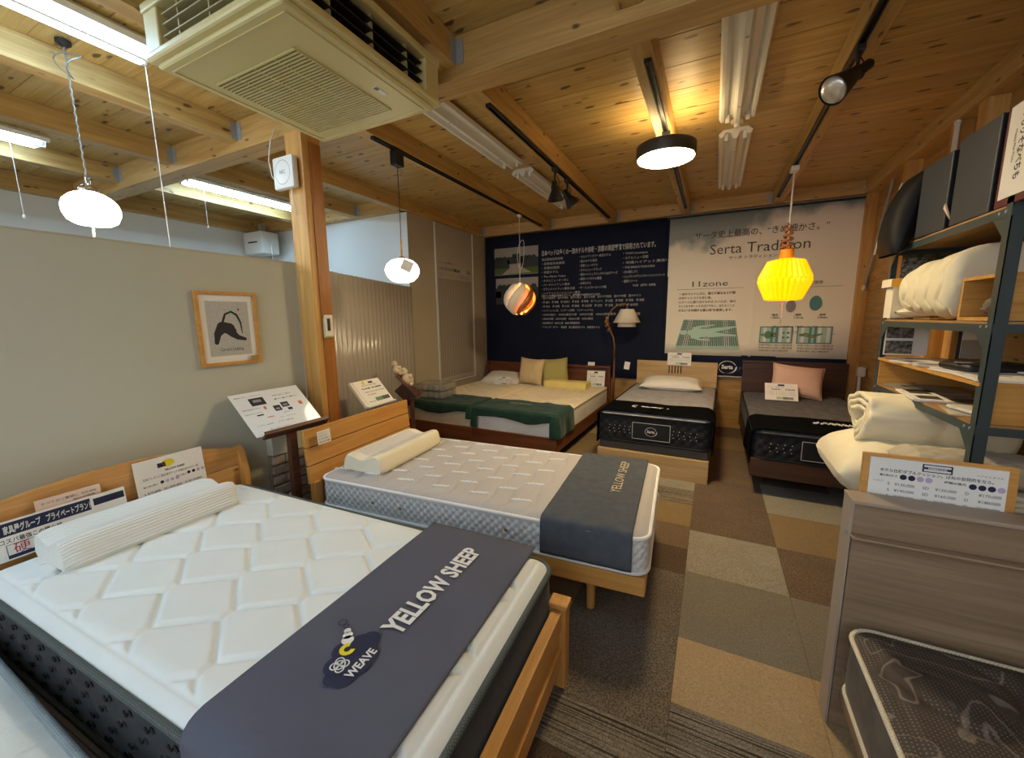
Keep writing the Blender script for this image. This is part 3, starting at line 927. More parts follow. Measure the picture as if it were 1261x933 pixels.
M_pipek = fabric('black_tape', '101113', '1a1b1e', 0.5, 500, 0.3)

D0 = math.radians(2.2)
def bed1(x, y, z):
    return (-2.43 + math.cos(D0) * x - math.sin(D0) * y, 0.80 + math.sin(D0) * x + math.cos(D0) * y, z)
# --- nearest bed
b1, zt1 = mattress('mattress', 'thick white zigzag-quilted mattress with charcoal sides on the nearest pine bed', bed1(0, 0, 0.243), D0, 1.94, 0.970, 0.285,
    M_m1top, M_m1side, M_m1pipe, q_zig, None, r=0.065, rollw=0.09, nx=360, ny=190, pr=0.011, crown=0.01, top_h=0.02)
# charcoal side stitches (wavy tacks)
tkm = MB().tube([(0.045 * (q / 6 - 0.5), 0, 0.012 * math.sin((q / 6 - 0.5) * 2 * PI)) for q in range(7)], 0.0032, 5).mesh('tack_stitch', [plain('tack_black', '0c0d10', 0.7)])
x_ = 0.12
while x_ < 1.86:
    for jz in range(4):
        for s_ in (-1, 1): link('tack_stitch', tkm, b1, loc=(x_ + 0.04 * (jz % 2), s_ * (0.975 / 2 + 0.0045), 0.045 + jz * 0.05))
    x_ += 0.105
# --- bed 2 mattress
D4 = math.radians(4.0)
ux, uy = math.cos(D4), math.sin(D4)
def bed2(x, y, z): # local bed frame to world (x from head, y across)
    return (-2.196 + ux * x - uy * y, 2.085 + uy * x + ux * y, z)
b2, zt2 = mattress('mattress', 'silver grey tufted mattress with diamond-quilted sides on the middle alder bed', bed2(0, 0, 0.285), D4, 1.965, 0.975, 0.20,
    M_m2top, M_m2side, M_m2pipe, q_bed2, diamond_side(0.046, 0.006, 0.007), r=0.07, rollw=0.06, nx=260, ny=80, pr=0.009, step=0.006, nz=30)
tfm = MB().tube([((q / 8 - 0.5) * 0.105, 0.0036 * (1 if q % 2 else -1) + (q / 8 - 0.5) * 0.02, 0.001 - 0.004 * abs(q / 8 - 0.5)) for q in range(9)], 0.0058, 6).mesh('tuft', [M_m2pipe])
for i in range(15):
    for j in range(4):
        xx = 0.0625 + i * 0.125; yy = -0.36 + (j + (0.5 if i % 2 else 0)) * 0.22
        if abs(yy) > 0.43 or xx > 1.42: continue
        link('tuft', tfm, b2, smooth=True, loc=(xx, yy, 0.2025))
for xx in (0.42, 0.62, 1.28):
    MB().lathe([(0.0, 0.0), (0.007, 0.0), (0.009, 0.004), (0.0, 0.006)], 12, Matrix.Translation((xx, -0.4925, 0.09 if xx < 1 else 0.095)) @ Matrix.Rotation(PI / 2, 4, 'X')).build('vent_eyelet', M_brass, b2, smooth=True)

# ============================================================ BED FRAMES
def frame1():
    t = thing('bed', 'pine bed with an arched headboard and posted footboard, nearest bed', 'bed', bed1(-0.07, 0, 0), D0)
    # headboard: arched slab of three boards
    def zt(y): return 0.778 - 0.25 * (y + 0.05) ** 2
    mb = MB(); n = 24
    for (za, zb, nm) in ((0.60, None, 'top'), (0.42, 0.597, ''), (0.24, 0.417, '')):
        mb = MB(); vs = []; fs = []
        for i in range(n + 1):
            y = -0.515 + i * 1.03 / n
            top = zt(y) if zb is None else zb
            vs += [(0.0, y, za), (0.028, y, za), (0.028, y, top), (0.0, y, top)]
        for i in range(n):
            a = 4 * i
            for q in range(4):
                fs.append((a + q, a + (q + 1) % 4, a + 4 + (q + 1) % 4, a + 4 + q))
        fs += [(3, 2, 1, 0), (4 * n, 4 * n + 1, 4 * n + 2, 4 * n + 3)]
        mb.add(vs, fs).build('headboard_board', M_pine, t)
    for y in (0.515, -0.552):
        prof = [(-0.03, 0), (0.035, 0), (0.07, 0.4), (0.068, 0.56), (0.045, 0.66), (0.02, 0.70), (-0.008, 0.705), (-0.03, 0.68)]
        MB().prism(prof, y, y + 0.035).build('headboard_post', M_alderz, t, smooth=False)
    for y in (-0.535, 0.49):
        MB().box(0.03, 2.02, y, y + 0.022, 0.11, 0.25, ch=0.003).build('side_rail', wood('rail_taupe', '7a6247', '65503a', 'x', 0.5), t)
    MB().box(0.05, 2.0, -0.51, 0.49, 0.218, 0.241).build('slat_base', MATS['rail_taupe'], t)
    # footboard
    fx = 2.02
    for y in (-0.60, 0.435):
        MB().box(fx - 0.005, fx + 0.06, y, y + 0.058, 0, 0.345, ch=0.004).build('leg', M_alderz, t)
        MB().box(fx - 0.01, fx + 0.066, y - 0.004, y + 0.062, 0.345, 0.362, ch=0.004).build('leg_cap', M_alderz, t)
    MB().box(fx + 0.006, fx + 0.046, -0.545, 0.437, 0.26, 0.34, ch=0.003).build('top_rail', M_alder, t)
    MB().box(fx + 0.016, fx + 0.036, -0.545, 0.437, 0.18, 0.26).build('footboard_panel', M_alder, t)
    MB().box(fx + 0.006, fx + 0.046, -0.545, 0.437, 0.10, 0.18, ch=0.003).build('lower_rail', M_alder, t)
    return t
frame1()
def frame2():
    t = thing('bed', 'alder bed with a three-board slanted headboard, middle bed', 'bed', bed2(-0.06, 0, 0), D4)
    # slanted headboard boards
    tilt = Matrix.Translation((0, 0, 0.25)) @ Matrix.Rotation(math.radians(-4), 4, 'Y')
    for z0, z1 in ((0.405, 0.515), (0.288, 0.398), (0.17, 0.281)):
        MB().box(0.0, 0.024, -0.515, 0.515, z0, z1, M=tilt, ch=0.003).build('headboard_board', M_alder, t)
    for y in (-0.47, 0.43):
        MB().box(-0.028, 0.0, y, y + 0.04, -0.02, 0.50, M=tilt, ch=0.003).build('headboard_batten', M_alderz, t)
    for y in (-0.50, 0.45):
        MB().box(-0.015, 0.035, y, y + 0.05, 0, 0.43, ch=0.003).build('headboard_leg', M_alderz, t)
    for s in (-1, 1):
        MB().box(0.035, 2.02, s * 0.475 - 0.012, s * 0.475 + 0.012, 0.185, 0.275, ch=0.003).build('side_rail', M_alderx, t)
    MB().box(1.998, 2.022, -0.462, 0.462, 0.185, 0.275, ch=0.003).build('foot_rail', M_alder, t)
    MB().box(2.0, 2.022, 0.462, 0.489, 0.185, 0.275).build('foot_rail_end', M_alder, t)
    MB().box(0.04, 1.99, -0.46, 0.46, 0.255, 0.28).build('slat_base', M_alder, t)
    for x in (0.5, 1.76):
        for s in (-1, 1):
            MB().lathe([(0.02, 0), (0.025, 0.19)], 14, Matrix.Translation((x, s * 0.40, 0))).build('leg', M_alderz, t, smooth=True, angle=40)
    return t
frame2()

# mattress and frame at the bottom left edge
t = thing('bed', 'low taupe wooden bed at the bottom left corner of the photo', 'bed', (-2.5, -0.2, 0))
for y in (-0.5, 0.425):
    MB().box(0.03, 2.0, y, y + 0.022, 0.07, 0.2, ch=0.003).build('side_rail', MATS['rail_taupe'], t)
MB().box(0.0, 0.03, -0.5, 0.44, 0, 0.6, ch=0.003).build('headboard', M_pine, t)
MB().box(0.03, 2.0, -0.48, 0.42, 0.17, 0.197).build('slat_base', MATS['rail_taupe'], t)
for x in (0.1, 1.9):
    for y in (-0.44, 0.42): MB().box(x, x + 0.05, y, y + 0.05, 0, 0.17).build('leg', M_alderz, t)
M_m0top = fabric('white_damask', 'e2e5e0', 'cfd3cd', 0.6, 350, 0.4, 0, 5, 0.8)
def q_swirl(x, y):
    v = noise.noise(Vector((x * 7, y * 7, 3.1))) 
    return groove(abs(v) * 0.1, 0.012, 0.008)
mattress('mattress', 'white swirl-quilted mattress with grey piping at the bottom left corner of the photo', (-2.46, -0.222, 0.20), 0, 1.95, 0.96, 0.215,
    M_m0top, M_m0top, knit('grey_tape', '7c8688', 'a3acac', 700, 700), q_swirl, None, r=0.08, rollw=0.08, nx=160, ny=80, pr=0.012)

# ============================================================ RUNNERS AND THROWS
def drape(name, label, cat, loc, rz, x0, x1, W, top, fl, fr, mat, group=None, r=0.03, wav=0.004, seed=0, thick=0.006, lip=0.0, edge_noise=0.0, nx=50, freq=3.0, endcut=None, lipn=0.6):
    """cloth over a slab: x0..x1 along the bed, flaps fl (at -y) and fr (at +y), lip = drop over the foot end (at x1)"""
    rnd_ = random.Random(seed)
    # cross path
    hw = W / 2 + 0.008
    pth = []
    def seg(n, f):
        for k in range(n): pth.append(f(k / n))
    if fl > 0:
        seg(max(3, int(fl / 0.02)), lambda t: (-hw, top - r - fl * (1 - t)))
        seg(5, lambda t: (-hw + r * (1 - math.cos(t * PI / 2)), top - r + r * math.sin(t * PI / 2)))
    ya = -hw + r if fl > 0 else -hw + abs(min(0, fl))
    yb = hw - r if fr > 0 else hw - abs(min(0, fr))
    seg(40, lambda t: (ya + (yb - ya) * t, top))
    pth.append((yb, top))
    if fr > 0:
        seg(5, lambda t: (hw - r + r * math.sin((t + .2) * PI / 2), top - r + r * math.cos((t + .2) * PI / 2)))
        n = max(3, int(fr / 0.02))
        for k in range(1, n + 1): pth.append((hw, top - r - fr * k / n))
    npth = len(pth)
    nl = int(lip / 0.015) + 3 if lip > 0 else 0
    rows = [(x0 + (x1 - x0) * i / nx, 0.0) for i in range(nx + 1)]
    for k in range(1, nl + 1): rows.append((x1, lip * k / nl))
    def P(i, j):
        x, d = rows[j]; y, z = pth[i]
        on_top = z > top - 1e-4
        nn = noise.noise(Vector((x * freq + seed, y * freq, z * freq * 0.6)))
        n2 = noise.noise(Vector((x * freq * 2.5 + seed, y * freq * 2.5 + 5, z * 3)))
        if edge_noise and j <= nx:
            e = 1 - (x - x0) / (x1 - x0)
            x = x + edge_noise * e * noise.noise(Vector((y * 4, z * 4, seed)))
        if on_top:
            d = d * (1 + 1.2 * lipn * noise.noise(Vector((y * 2.6, seed * 1.7, 0))))
            zz = z + wav * (0.7 + nn + 0.4 * n2)
            return (x + (0.012 if d > 0 else 0), y, zz - d - (0.006 if d > 0 else 0)) if d > 0 else (x, y, zz)
        s = -1 if y < 0 else 1
        drop = min(1.0, (top - z) / 0.12)
        out = s * (wav * 2.2 * (0.5 + nn + 0.5 * n2) * drop + 0.002)
        if d > 0:   # wrap round the corner
            return (x + 0.012 + out * s * 0.5, y - s * min(d, abs(y) * 0.9) * 0.8, z)
        return (x, y + out, z)
    vs = [P(i, j) for j in range(len(rows)) for i in range(npth)]
    fs = [(j * npth + i, j * npth + i + 1, (j + 1) * npth + i + 1, (j + 1) * npth + i) for j in range(len(rows) - 1) for i in range(npth - 1)]
    o = MB().add(vs, fs)
    t = thing(name, label, cat, loc, rz, group)
    c = o.build('cloth', mat, t, smooth=True)
    sd = c.modifiers.new('s', 'SOLIDIFY'); sd.thickness = thick; sd.offset = 1
    return t

M_run1 = fabric('slate_purple_felt', '5b5c68', '555662', 0.75, 500, 0.12, 0.0, 4, 0.6)
M_run2 = fabric('denim_grey', '55595f', '4a4f57', 0.9, 350, 0.5, 0.0, 20, 0.8)
M_grn = fabric('green_velvet', '1f4234', '142e24', 0.8, 250, 0.3, 0.15, 9, 0.8)
M_blk = fabric('black_velvet', '060708', '0b0c0e', 1.0, 250, 0.3, 0.0, 9, 0.8)
M_blk.node_tree.nodes['Principled BSDF'].inputs['Specular IOR Level'].default_value = 0.05

r1 = drape('bed_runner', 'slate grey felt runner printed YELLOW SHEEP and WEAVE across the nearest bed', 'bed runner', bed1(0, 0, 0.243), D0, 1.375, 1.865, 0.975, 0.292, 0.045, 0.0, M_run1, r=0.05, wav=0.002, seed=2, thick=0.004, freq=3)
# print on runner 1: text reads along +Y, letter tops towards -X (head)
def flat(x, y, z, ang):  # XZ-plane lettering laid on a horizontal surface; ang = heading of the reading direction
    return Matrix.Translation((x, y, z)) @ Matrix.Rotation(ang, 4, 'Z') @ Matrix.Rotation(-PI / 2, 4, 'X')
mb = MB()
# world coords relative to (-2.43, .847)
put_text(mb, 'YELLOW SHEEP', 0, 0, 0.098, 0.47, bold=0.035, M=flat(1.665, -0.095, 0.3015, PI / 2 - 0.04))
mb.build('lettering', M_inkw, r1)
mb = MB()
cl = flat(1.60, -0.21, 0.3008, PI / 2)
for kk, (cx, cz, cr) in enumerate(((-0.04, -0.02, 0.035), (0.0, 0.0, 0.045), (0.045, 0.005, 0.04), (-0.06, -0.005, 0.022), (0.075, 0.0, 0.025), (0.015, 0.035, 0.03), (0.03, -0.03, 0.03), (0.0, -0.035, 0.03), (-0.03, 0.015, 0.03))):
    disc(mb, cx, cz, cr * 1.12, -0.00015 * kk, M=cl)
mb.build('cloud_patch', M_inkb, r1)
mb = MB(); c2 = flat(1.60, -0.21, 0.3030, PI / 2)
put_text(mb, 'WEAVE', -0.045, -0.05, 0.036, 0.095, bold=0.03, M=c2)
for k in range(4):
    ring(mb, -0.035 + (k % 2) * 0.018, 0.0 + (k // 2) * 0.018, 0.009, 0.0125, 0, M=c2)
ring(mb, -0.026, 0.009, 0.012, 0.0155, 0, M=c2)
disc(mb, 0.045, 0.055, 0.017, 0, M=c2); disc(mb, 0.058, 0.068, 0.014, 0, M=c2); disc(mb, 0.07, 0.082, 0.010, 0, M=c2)
mb.build('white_print', M_inkw, r1)
mb = MB(); c3 = flat(1.60, -0.21, 0.3034, PI / 2)
ring(mb, 0.02, 0.03, 0.009, 0.021, 0, a0=0.3, a1=5.2, M=c3); mb.build('yellow_print', M_inky, r1)
mb = MB()
ring(mb, 0.082, 0.10, 0.006, 0.0085, 0, M=c3); ring(mb, 0.088, 0.12, 0.010, 0.013, 0, M=c3)
mb.build('bubble_print', M_inkb, r1)

r2 = drape('bed_runner', 'dark grey denim runner embroidered YELLOW SHEEP across the silver mattress', 'bed runner', bed2(0, 0, 0.285), D4, 1.465, 1.90, 0.975, 0.204, 0.165, 0.0, M_run2, r=0.02, wav=0.003, seed=5, thick=0.003, freq=9)
mb = MB(); put_text(mb, 'YELLOW SHEEP', 0, 0, 0.075, 0.50, bold=0.0, M=flat(1.79, -0.11, 0.2155, PI / 2)); mb.build('lettering', plain('gold_thread', 'cfc29c', 0.6), r2)

# ============================================================ PILLOWS
def pillow(name, label, loc, rot, L, W, T, mat, group=None, cat='pillow', sharp=1.0, puff=0.5, seed=0, wr=0.0):
    """soft pillow: local x long, y wide, z thick, resting on z=0"""
    t = thing(name, label, cat, loc, rot=rot, group=group)
    mb = MB(); n = 26
    for s in (1, -1):
        def f(u, v, s=s):
            a, b_ = 2 * u - 1, 2 * v - 1
            m = (1 - abs(a) ** 3.2) * (1 - abs(b_) ** 3.2)
            h = T / 2 * max(0, m) ** puff
            pin = 1 - 0.07 * (abs(a) ** 2 * (1 - abs(b_) ** 2)) * 1
            x = a * L / 2 * (1 - 0.06 * (1 - abs(b_) ** 2) * abs(a) * sharp)
            y = b_ * W / 2 * (1 - 0.08 * (1 - abs(a) ** 2) * abs(b_) * sharp)
            w = wr * noise.noise(Vector((a * 3 + seed, b_ * 3, s))) * m
            z = s * h * (1 if s > 0 else 0.85) + w
            return (x, y, z + T * 0.42)
        mb.grid(f, n, n)
    me = mb.mesh('cushion_body', [mat])
    bm = bmesh.new(); bm.from_mesh(me); bmesh.ops.remove_doubles(bm, verts=bm.verts, dist=0.0004); bmesh.ops.recalc_face_normals(bm, faces=bm.faces); bm.to_mesh(me); bm.free()
    link('cushion_body', me, t, smooth=True)
    lp = []
    for k in range(80):
        q = k / 80 * 4; s_ = int(q); f_ = (q - s_) * 2 - 1
        a, b_ = [(f_, -1), (1, f_), (-f_, 1), (-1, -f_)][s_]
        lp.append((a * L / 2 * (1 - 0.06 * (1 - abs(b_) ** 2) * abs(a) * sharp), b_ * W / 2 * (1 - 0.08 * (1 - abs(a) ** 2) * abs(b_) * sharp), T * 0.42))
    MB().tube(lp, 0.004, 6, closed=True).build('seam', mat, t, smooth=True)
    return t
def contour_pillow(label, loc, rz, L, W, h1, h2, mat, mat_end=None, group=None, band=None, bandmat=None):
    """memory-foam pillow: x long, profile with two humps across y (front hump at -y)"""
    t = thing('contour_pillow', label, 'pillow', loc, rz, group)
    prof = []
    n = 24
    for i in range(n + 1):
        q = i / n; y = -W / 2 + W * q
        dip = 0.5 + 0.5 * math.cos(min(1, q / 0.62) * 2 * PI) if q < 0.62 else 0.5 - 0.5 * math.cos(min(1, (q - 0.31) / 0.62) * 2 * PI)
        hh = h1 * (1 - q) + h2 * q
        z = hh * (0.74 + 0.26 * (0.5 + 0.5 * math.cos((q - 0.16) / 0.68 * 2 * PI) if 0.16 <= q <= 0.84 else 1.0) if 0.16 <= q <= 0.84 else 1.0)
        e = min(q, 1 - q) / 0.13
        if e < 1: z *= math.sqrt(max(0.0, 1 - (1 - e) ** 2)) * 0.72 + 0.28
        prof.append((y, z))
    prof = [(-W / 2 + 0.012, 0.0), (-W / 2, 0.015)] + prof + [(W / 2, 0.015), (W / 2 - 0.012, 0.0)]
    m = len(prof); k = 28
    vs = []; fs = []
    for i in range(k + 1):
        x = -L / 2 + L * i / k
        e = min(i, k - i) / 1.5
        sc = 0.90 if e == 0 else (0.975 if e < 1 else 1.0)
        xx = x
        for y, z in prof: vs.append((xx, y * sc, z * (sc if z > 0.02 else 1) + (1 - sc) * 0.01))
    for i in range(k):
        for j in range(m):
            j2 = (j + 1) % m
            fs.append((i * m + j, i * m + j2, (i + 1) * m + j2, (i + 1) * m + j))
    fs.append(tuple(range(m - 1, -1, -1))); fs.append(tuple(k * m + j for j in range(m)))
    MB().add(vs, fs).build('foam_body', mat, t, smooth=True, angle=50)
    return t, prof
M_pw, nt, b_ = newmat('white_rib_cover')
b_.inputs['Base Color'].default_value = srgb('ebede7'); b_.inputs['Roughness'].default_value = 0.85
v = coords(nt, (0, 420, 420), rand=False); sp = N(nt, 'ShaderNodeSeparateXYZ'); nt.links.new(v, sp.inputs[0])
ad = N(nt, 'ShaderNodeMath', operation='ADD'); nt.links.new(sp.outputs[1], ad.inputs[0]); nt.links.new(sp.outputs[2], ad.inputs[1])
sn = N(nt, 'ShaderNodeMath', operation='SINE'); nt.links.new(ad.outputs[0], sn.inputs[0])
bump(nt, b_, sn.outputs[0], 0.5, 0.003)
cp1, pf = contour_pillow('white ribbed contour pillow at the head of the nearest bed', bed1(0.19, -0.03, 0.527), PI / 2 + 0.02, 0.62, 0.30, 0.125, 0.10, M_pw)
MB().box(-0.33, -0.30, 0.02, 0.07, 0.0, 0.004).build('care_tag', M_white, cp1)
M_pc = fabric('cream_foam_cover', 'ece5cc', 'e4dcc0', 0.75, 400, 0.15, 0, 4, 0.4)
cp2, pf = contour_pillow('cream contour pillow with a pale inset at the head of the silver mattress', (bed2(0.225, -0.02, 0)[0], bed2(0.225, -0.02, 0)[1], 0.487), PI / 2 + D4, 0.68, 0.33, 0.12, 0.10, M_pc)
def inset(u, v):
    x = -0.27 + 0.54 * u; q = 0.14 + v * 0.66
    i = q * (len(pf) - 5); j = min(int(i), len(pf) - 6); k = i - j
    a, b_ = pf[j + 2], pf[j + 3]
    return (x, a[0] * (1 - k) + b_[0] * k, a[1] * (1 - k) + b_[1] * k + 0.0012)
MB().grid(inset, 14, 16).build('mesh_inset', knit('inset_mesh', 'd9d4cb', 'c9c4bb', 500, 500), cp2, smooth=True)

# ============================================================ SIGNS
def sign(name, label, loc, rot, w, h, draw=None, cat='sign', group=None, mat=None, th=0.003, frame=None):
    """sheet in local XZ plane facing -Y, bottom edge at z=0; draw(dict of MB) adds print"""
    t = thing(name, label, cat, loc, rot=rot, group=group)
    MB().box(-w / 2, w / 2, -th / 2, th / 2, 0, h).build('card', mat or M_paper, t)
    if draw:
        inks = {}
        def g(k):
            return inks.setdefault(k, MB())
        draw(g, w, h, -th / 2 - 0.0008)
        nm = {'k': ('lettering', M_ink), 'b': ('navy_print', M_inkb), 'r': ('red_print', M_inkr), 'g': ('green_print', M_inkg), 'G': ('pale_green_print', M_inkgl), 'w': ('white_print', M_inkw),
              'y': ('yellow_print', M_inky), 'o': ('orange_print', M_inko), 'l': ('lilac_print', M_inkl), 's': ('grey_print', M_inkgrey), 't': ('teal_print', M_inkt)}
        for k, mb in inks.items(): mb.build(nm[k][0], nm[k][1], t)
    return t

def d_price(g, w, h, y, logo='b', green=True):
    rect(g(logo), -w * 0.10, w * 0.10, h * 0.84, h * 0.94, y)
    put_text(g('k'), 'マットレス 厳選モデル', -w * 0.42, h * 0.74, h * 0.07, w * 0.5, y=y)
    put_text(g('k'), '寝心地 ● ● ○', -w * 0.30, h * 0.60, h * 0.09, w * 0.3, y=y, bold=0.03)
    put_text(g('k'), '¥ 98,000', w * 0.12, h * 0.60, h * 0.10, w * 0.3, y=y, bold=0.03)
    for k in range(3):
        put_text(g('s'), 'S  ¥98,000   SD  ¥118,000   D  ¥138,000', -w * 0.44, h * (0.48 - k * 0.09), h * 0.055, w * 0.86, y=y)
    if green:
        rect(g('G'), -w * 0.15, w * 0.05, h * 0.06, h * 0.2, y); rect(g('g'), w * 0.05, w * 0.18, h * 0.06, h * 0.2, y); rect(g('s'), w * 0.18, w * 0.36, h * 0.06, h * 0.2, y)

# signs on the nearest headboard
HX = -2.462
def d_sheep(g, w, h, y):
    disc(g('y'), -0.01, h * 0.80, h * 0.10, y, sx=1.5)
    rect(g('k'), -0.055, -0.02, h * 0.72, h * 0.84, y)
    put_text(g('k'), 'YELLOW SHEEP', -0.03, h * 0.60, h * 0.07, 0.09, y=y, bold=0.03)
    put_text(g('k'), '日本ウレタンに高反発ポケットを組みあわせた一枚', -w * 0.40, h * 0.47, h * 0.08, w * 0.8, y=y)
    for k in range(4): disc(g('b' if k < 1 else 'l'), -w * 0.16 + k * 0.022, h * 0.33, 0.008, y - 0.0003)
    for k in range(4): disc(g('b' if k < 2 else 'l'), w * 0.24 + k * 0.022, h * 0.38, 0.008, y - 0.0003)
    put_text(g('k'), '寝心地の硬さ', -w * 0.42, h * 0.29, h * 0.06, w * 0.2, y=y); put_text(g('k'), '復元の硬さ', w * 0.04, h * 0.34, h * 0.06, w * 0.16, y=y)
    put_text(g('k'), 'S ¥79,800   SD ¥99,800   D ¥119,800', -w * 0.42, h * 0.10, h * 0.09, w * 0.84, y=y)
sign('mattress_sign', 'white price card with a yellow sheep emblem on the nearest arched headboard', (HX + 0.01, 0.975, 0.58), (-0.10, 0, PI / 2 + D0), 0.30, 0.19, d_sheep)
def d_group(g, w, h, y):
    rect(g('b'), -w / 2 + 0.005, w / 2 - 0.12, h * 0.62, h * 0.95, y)
    put_text(g('w'), '家具屋グループ　プライベートブランド', -w / 2 + 0.09, h * 0.69, h * 0.22, 0.255, y=y - 0.0004, bold=0.02)
    rect(g('b'), w / 2 - 0.11, w / 2 - 0.005, h * 0.70, h * 0.9, y)
    put_text(g('k'), 'コスパ最強この寝心地', -w / 2 + 0.075, h * 0.44, h * 0.14, 0.17, y=y, bold=0.01)
    rect(g('k'), -w / 2 + 0.088, -w / 2 + 0.172, 0.006, h * 0.40, y); rect(g('w'), -w / 2 + 0.090, -w / 2 + 0.170, 0.008, h * 0.39, y - 0.0003)
    put_text(g('r'), '硬', -w / 2 + 0.106, h * 0.155, 0.046, y=y - 0.0008, bold=0.0)
    rect(g('b'), -w / 2 + 0.090, -w / 2 + 0.170, 0.008, h * 0.13, y - 0.0005)
    rect(g('k'), -w / 2 + 0.185, -w / 2 + 0.27, 0.006, h * 0.40, y); rect(g('w'), -w / 2 + 0.187, -w / 2 + 0.268, 0.008, h * 0.39, y - 0.0003)
    put_text(g('b'), 'POCKET', -w / 2 + 0.19, h * 0.2, 0.02, 0.07, y=y - 0.0006, bold=0.03)
sign('brand_banner_card', 'long white card with a navy Japanese heading and red character leaning on the nearest headboard', (HX + 0.055, 0.545, 0.530), (-0.12, 0, PI / 2 + D0), 0.46, 0.155, d_group)
def d_hand(g, w, h, y):
    put_text(g('k'), 'すべてのご要望に  ¥29,800', -w * 0.42, h * 0.5, h * 0.24, w * 0.84, y=y)
    put_text(g('k'), '税込み価格', 0.01, h * 0.18, h * 0.2, w * 0.35, y=y)
sign('handwritten_slip', 'small pale pink handwritten slip above the navy-headed card', (HX + 0.022, 0.60, 0.675), (-0.08, 0, PI / 2 + D0), 0.20, 0.05, d_hand, mat=M_pinkpaper)
# tag and flip sign on bed 2 headboard
hp = bed2(-0.012, -0.41, 0)
def d_tag(g, w, h, y):
    for k in range(4): put_text(g('k'), ['ベッドフレーム', 'シングル アルダー', '¥ 69,800', '限定品'][k], -w * 0.42, h * (0.78 - k * 0.22), h * 0.13, w * (0.6 + 0.08 * k), y=y)
    rect(g('r'), w * 0.2, w * 0.35, h * 0.1, h * 0.15, y)
sign('price_tag_card', 'small square white price card on the near end of the alder headboard', (hp[0] - 0.008, hp[1], 0.665), (-0.07, 0, PI / 2 + D4), 0.10, 0.085, d_tag)
fs_ = thing('flip_sign', 'open white-paged sign block leaning back on the alder headboard', 'sign', (-2.37, 2.36, 0.772), rz=PI / 2 + D4)
MB().box(-0.16, 0.16, -0.025, 0.02, -0.004, 0.008, ch=0.002).build('acrylic_foot', M_white, fs_)
Mt = Matrix.Rotation(math.radians(-42), 4, 'X')
MB().box(-0.16, 0.16, 0.0, 0.022, 0, 0.245, M=Mt, ch=0.002).build('page_block', M_card, fs_)
MB().box(-0.13, 0.158, -0.003, 0.0, 0.004, 0.24, M=Mt).build('front_page', M_paper, fs_)
mb = MB(); mby = MB(); mbg = MB(); mbd = MB()
put_text(mb, 'YELLOW SHEEP  寝具', -0.07, 0.185, 0.016, 0.16, y=-0.0036, M=Mt)
put_text(mb, '寝心地 ●●   復元 ●●●●', -0.09, 0.155, 0.018, 0.22, y=-0.0036, bold=0.03, M=Mt)
put_text(mb, 'S  ¥88,000  SD ¥108,000  D ¥128,000', -0.09, 0.122, 0.016, 0.23, y=-0.0036, M=Mt)
put_text(mb, 'PS ¥98,000', -0.07, 0.095, 0.016, 0.09, y=-0.0036, M=Mt)
put_text(mb, '送料込 / 税込', -0.10, 0.03, 0.016, 0.07, y=-0.0036, M=Mt)
disc(mby, -0.035, 0.215, 0.018, -0.0038, M=Mt)
for k in range(6): rect(mbg if k < 3 else mbd, -0.02 + k * 0.027, 0.005 + k * 0.027, 0.03 , 0.065, -0.0037, M=Mt)
rect(mbd, 0.02, 0.07, 0.205, 0.225, -0.0037, M=Mt)
mb.build('lettering', M_ink, fs_); mby.build('yellow_print', M_inky, fs_); mbg.build('green_print', M_inkg, fs_); mbd.build('navy_print', plain('slate_ink', '3c4654', 0.7), fs_)

# sign stand left
ss = thing('sign_stand', 'brown wooden lectern stand holding the white information sheet, in front of the partition', 'sign stand', (-2.335, 1.555, 0))
MB().box(-0.02, 0.02, -0.025, 0.025, 0, 0.78, ch=0.003).build('post', M_standwood, ss)
MB().box(-0.14, 0.14, -0.14, 0.14, 0, 0.02, ch=0.003).build('base', M_standwood, ss)
Mb = Matrix.Translation((0.03, 0.02, 0.775)) @ Matrix.Rotation(PI / 2, 4, 'Z') @ Matrix.Rotation(math.radians(-48), 4, 'X')
MB().box(-0.20, 0.20, 0.0, 0.015, 0.0, 0.25, M=Mb, ch=0.002).build('back_board', M_standwood, ss)
MB().box(-0.215, 0.215, -0.035, 0.015, -0.014, 0.0, M=Mb, ch=0.002).build('ledge', M_standwood, ss)
MB().box(-0.215, 0.215, -0.038, -0.03, -0.014, 0.010, M=Mb, ch=0.002).build('ledge_lip', M_standwood, ss)
inf = thing('information_sheet', 'glossy white acrylic sheet with photos and plans lying on the brown sign stand', 'sign', (-2.305, 1.575, 0.778), rot=(0, 0, 0))
inf.matrix_world = Matrix.Translation((-2.335, 1.555, 0)) @ Mb @ Matrix.Translation((-0.03, -0.003, 0.002))
MB().box(-0.22, 0.22, -0.0025, 0.0, 0, 0.335).build('acrylic_sheet', plain('gloss_white', 'e9ecec', 0.06, 0, 0.7), inf)
mk = MB(); mg = MB(); mo = MB()
yy = -0.0032
for (a, b_, c, d_) in ((-0.13, -0.04, 0.225, 0.285), (-0.02, 0.025, 0.155, 0.2), (0.035, 0.085, 0.175, 0.215), (-0.14, -0.10, 0.145, 0.155), (0.06, 0.09, 0.145, 0.165)): rect(mk, a, b_, c, d_, yy)
for (a, b_, c, d_) in ((-0.11, -0.06, 0.25, 0.27), (-0.01, 0.015, 0.165, 0.18), (0.045, 0.075, 0.185, 0.2)): rect(mg, a, b_, c, d_, yy - 0.0003)
for (a, b_, c, d_) in ((-0.075, -0.06, 0.185, 0.21), (-0.09, -0.05, 0.12, 0.126), (0.15, 0.175, 0.17, 0.20)): rect(mo, a, b_, c, d_, yy - 0.0003)
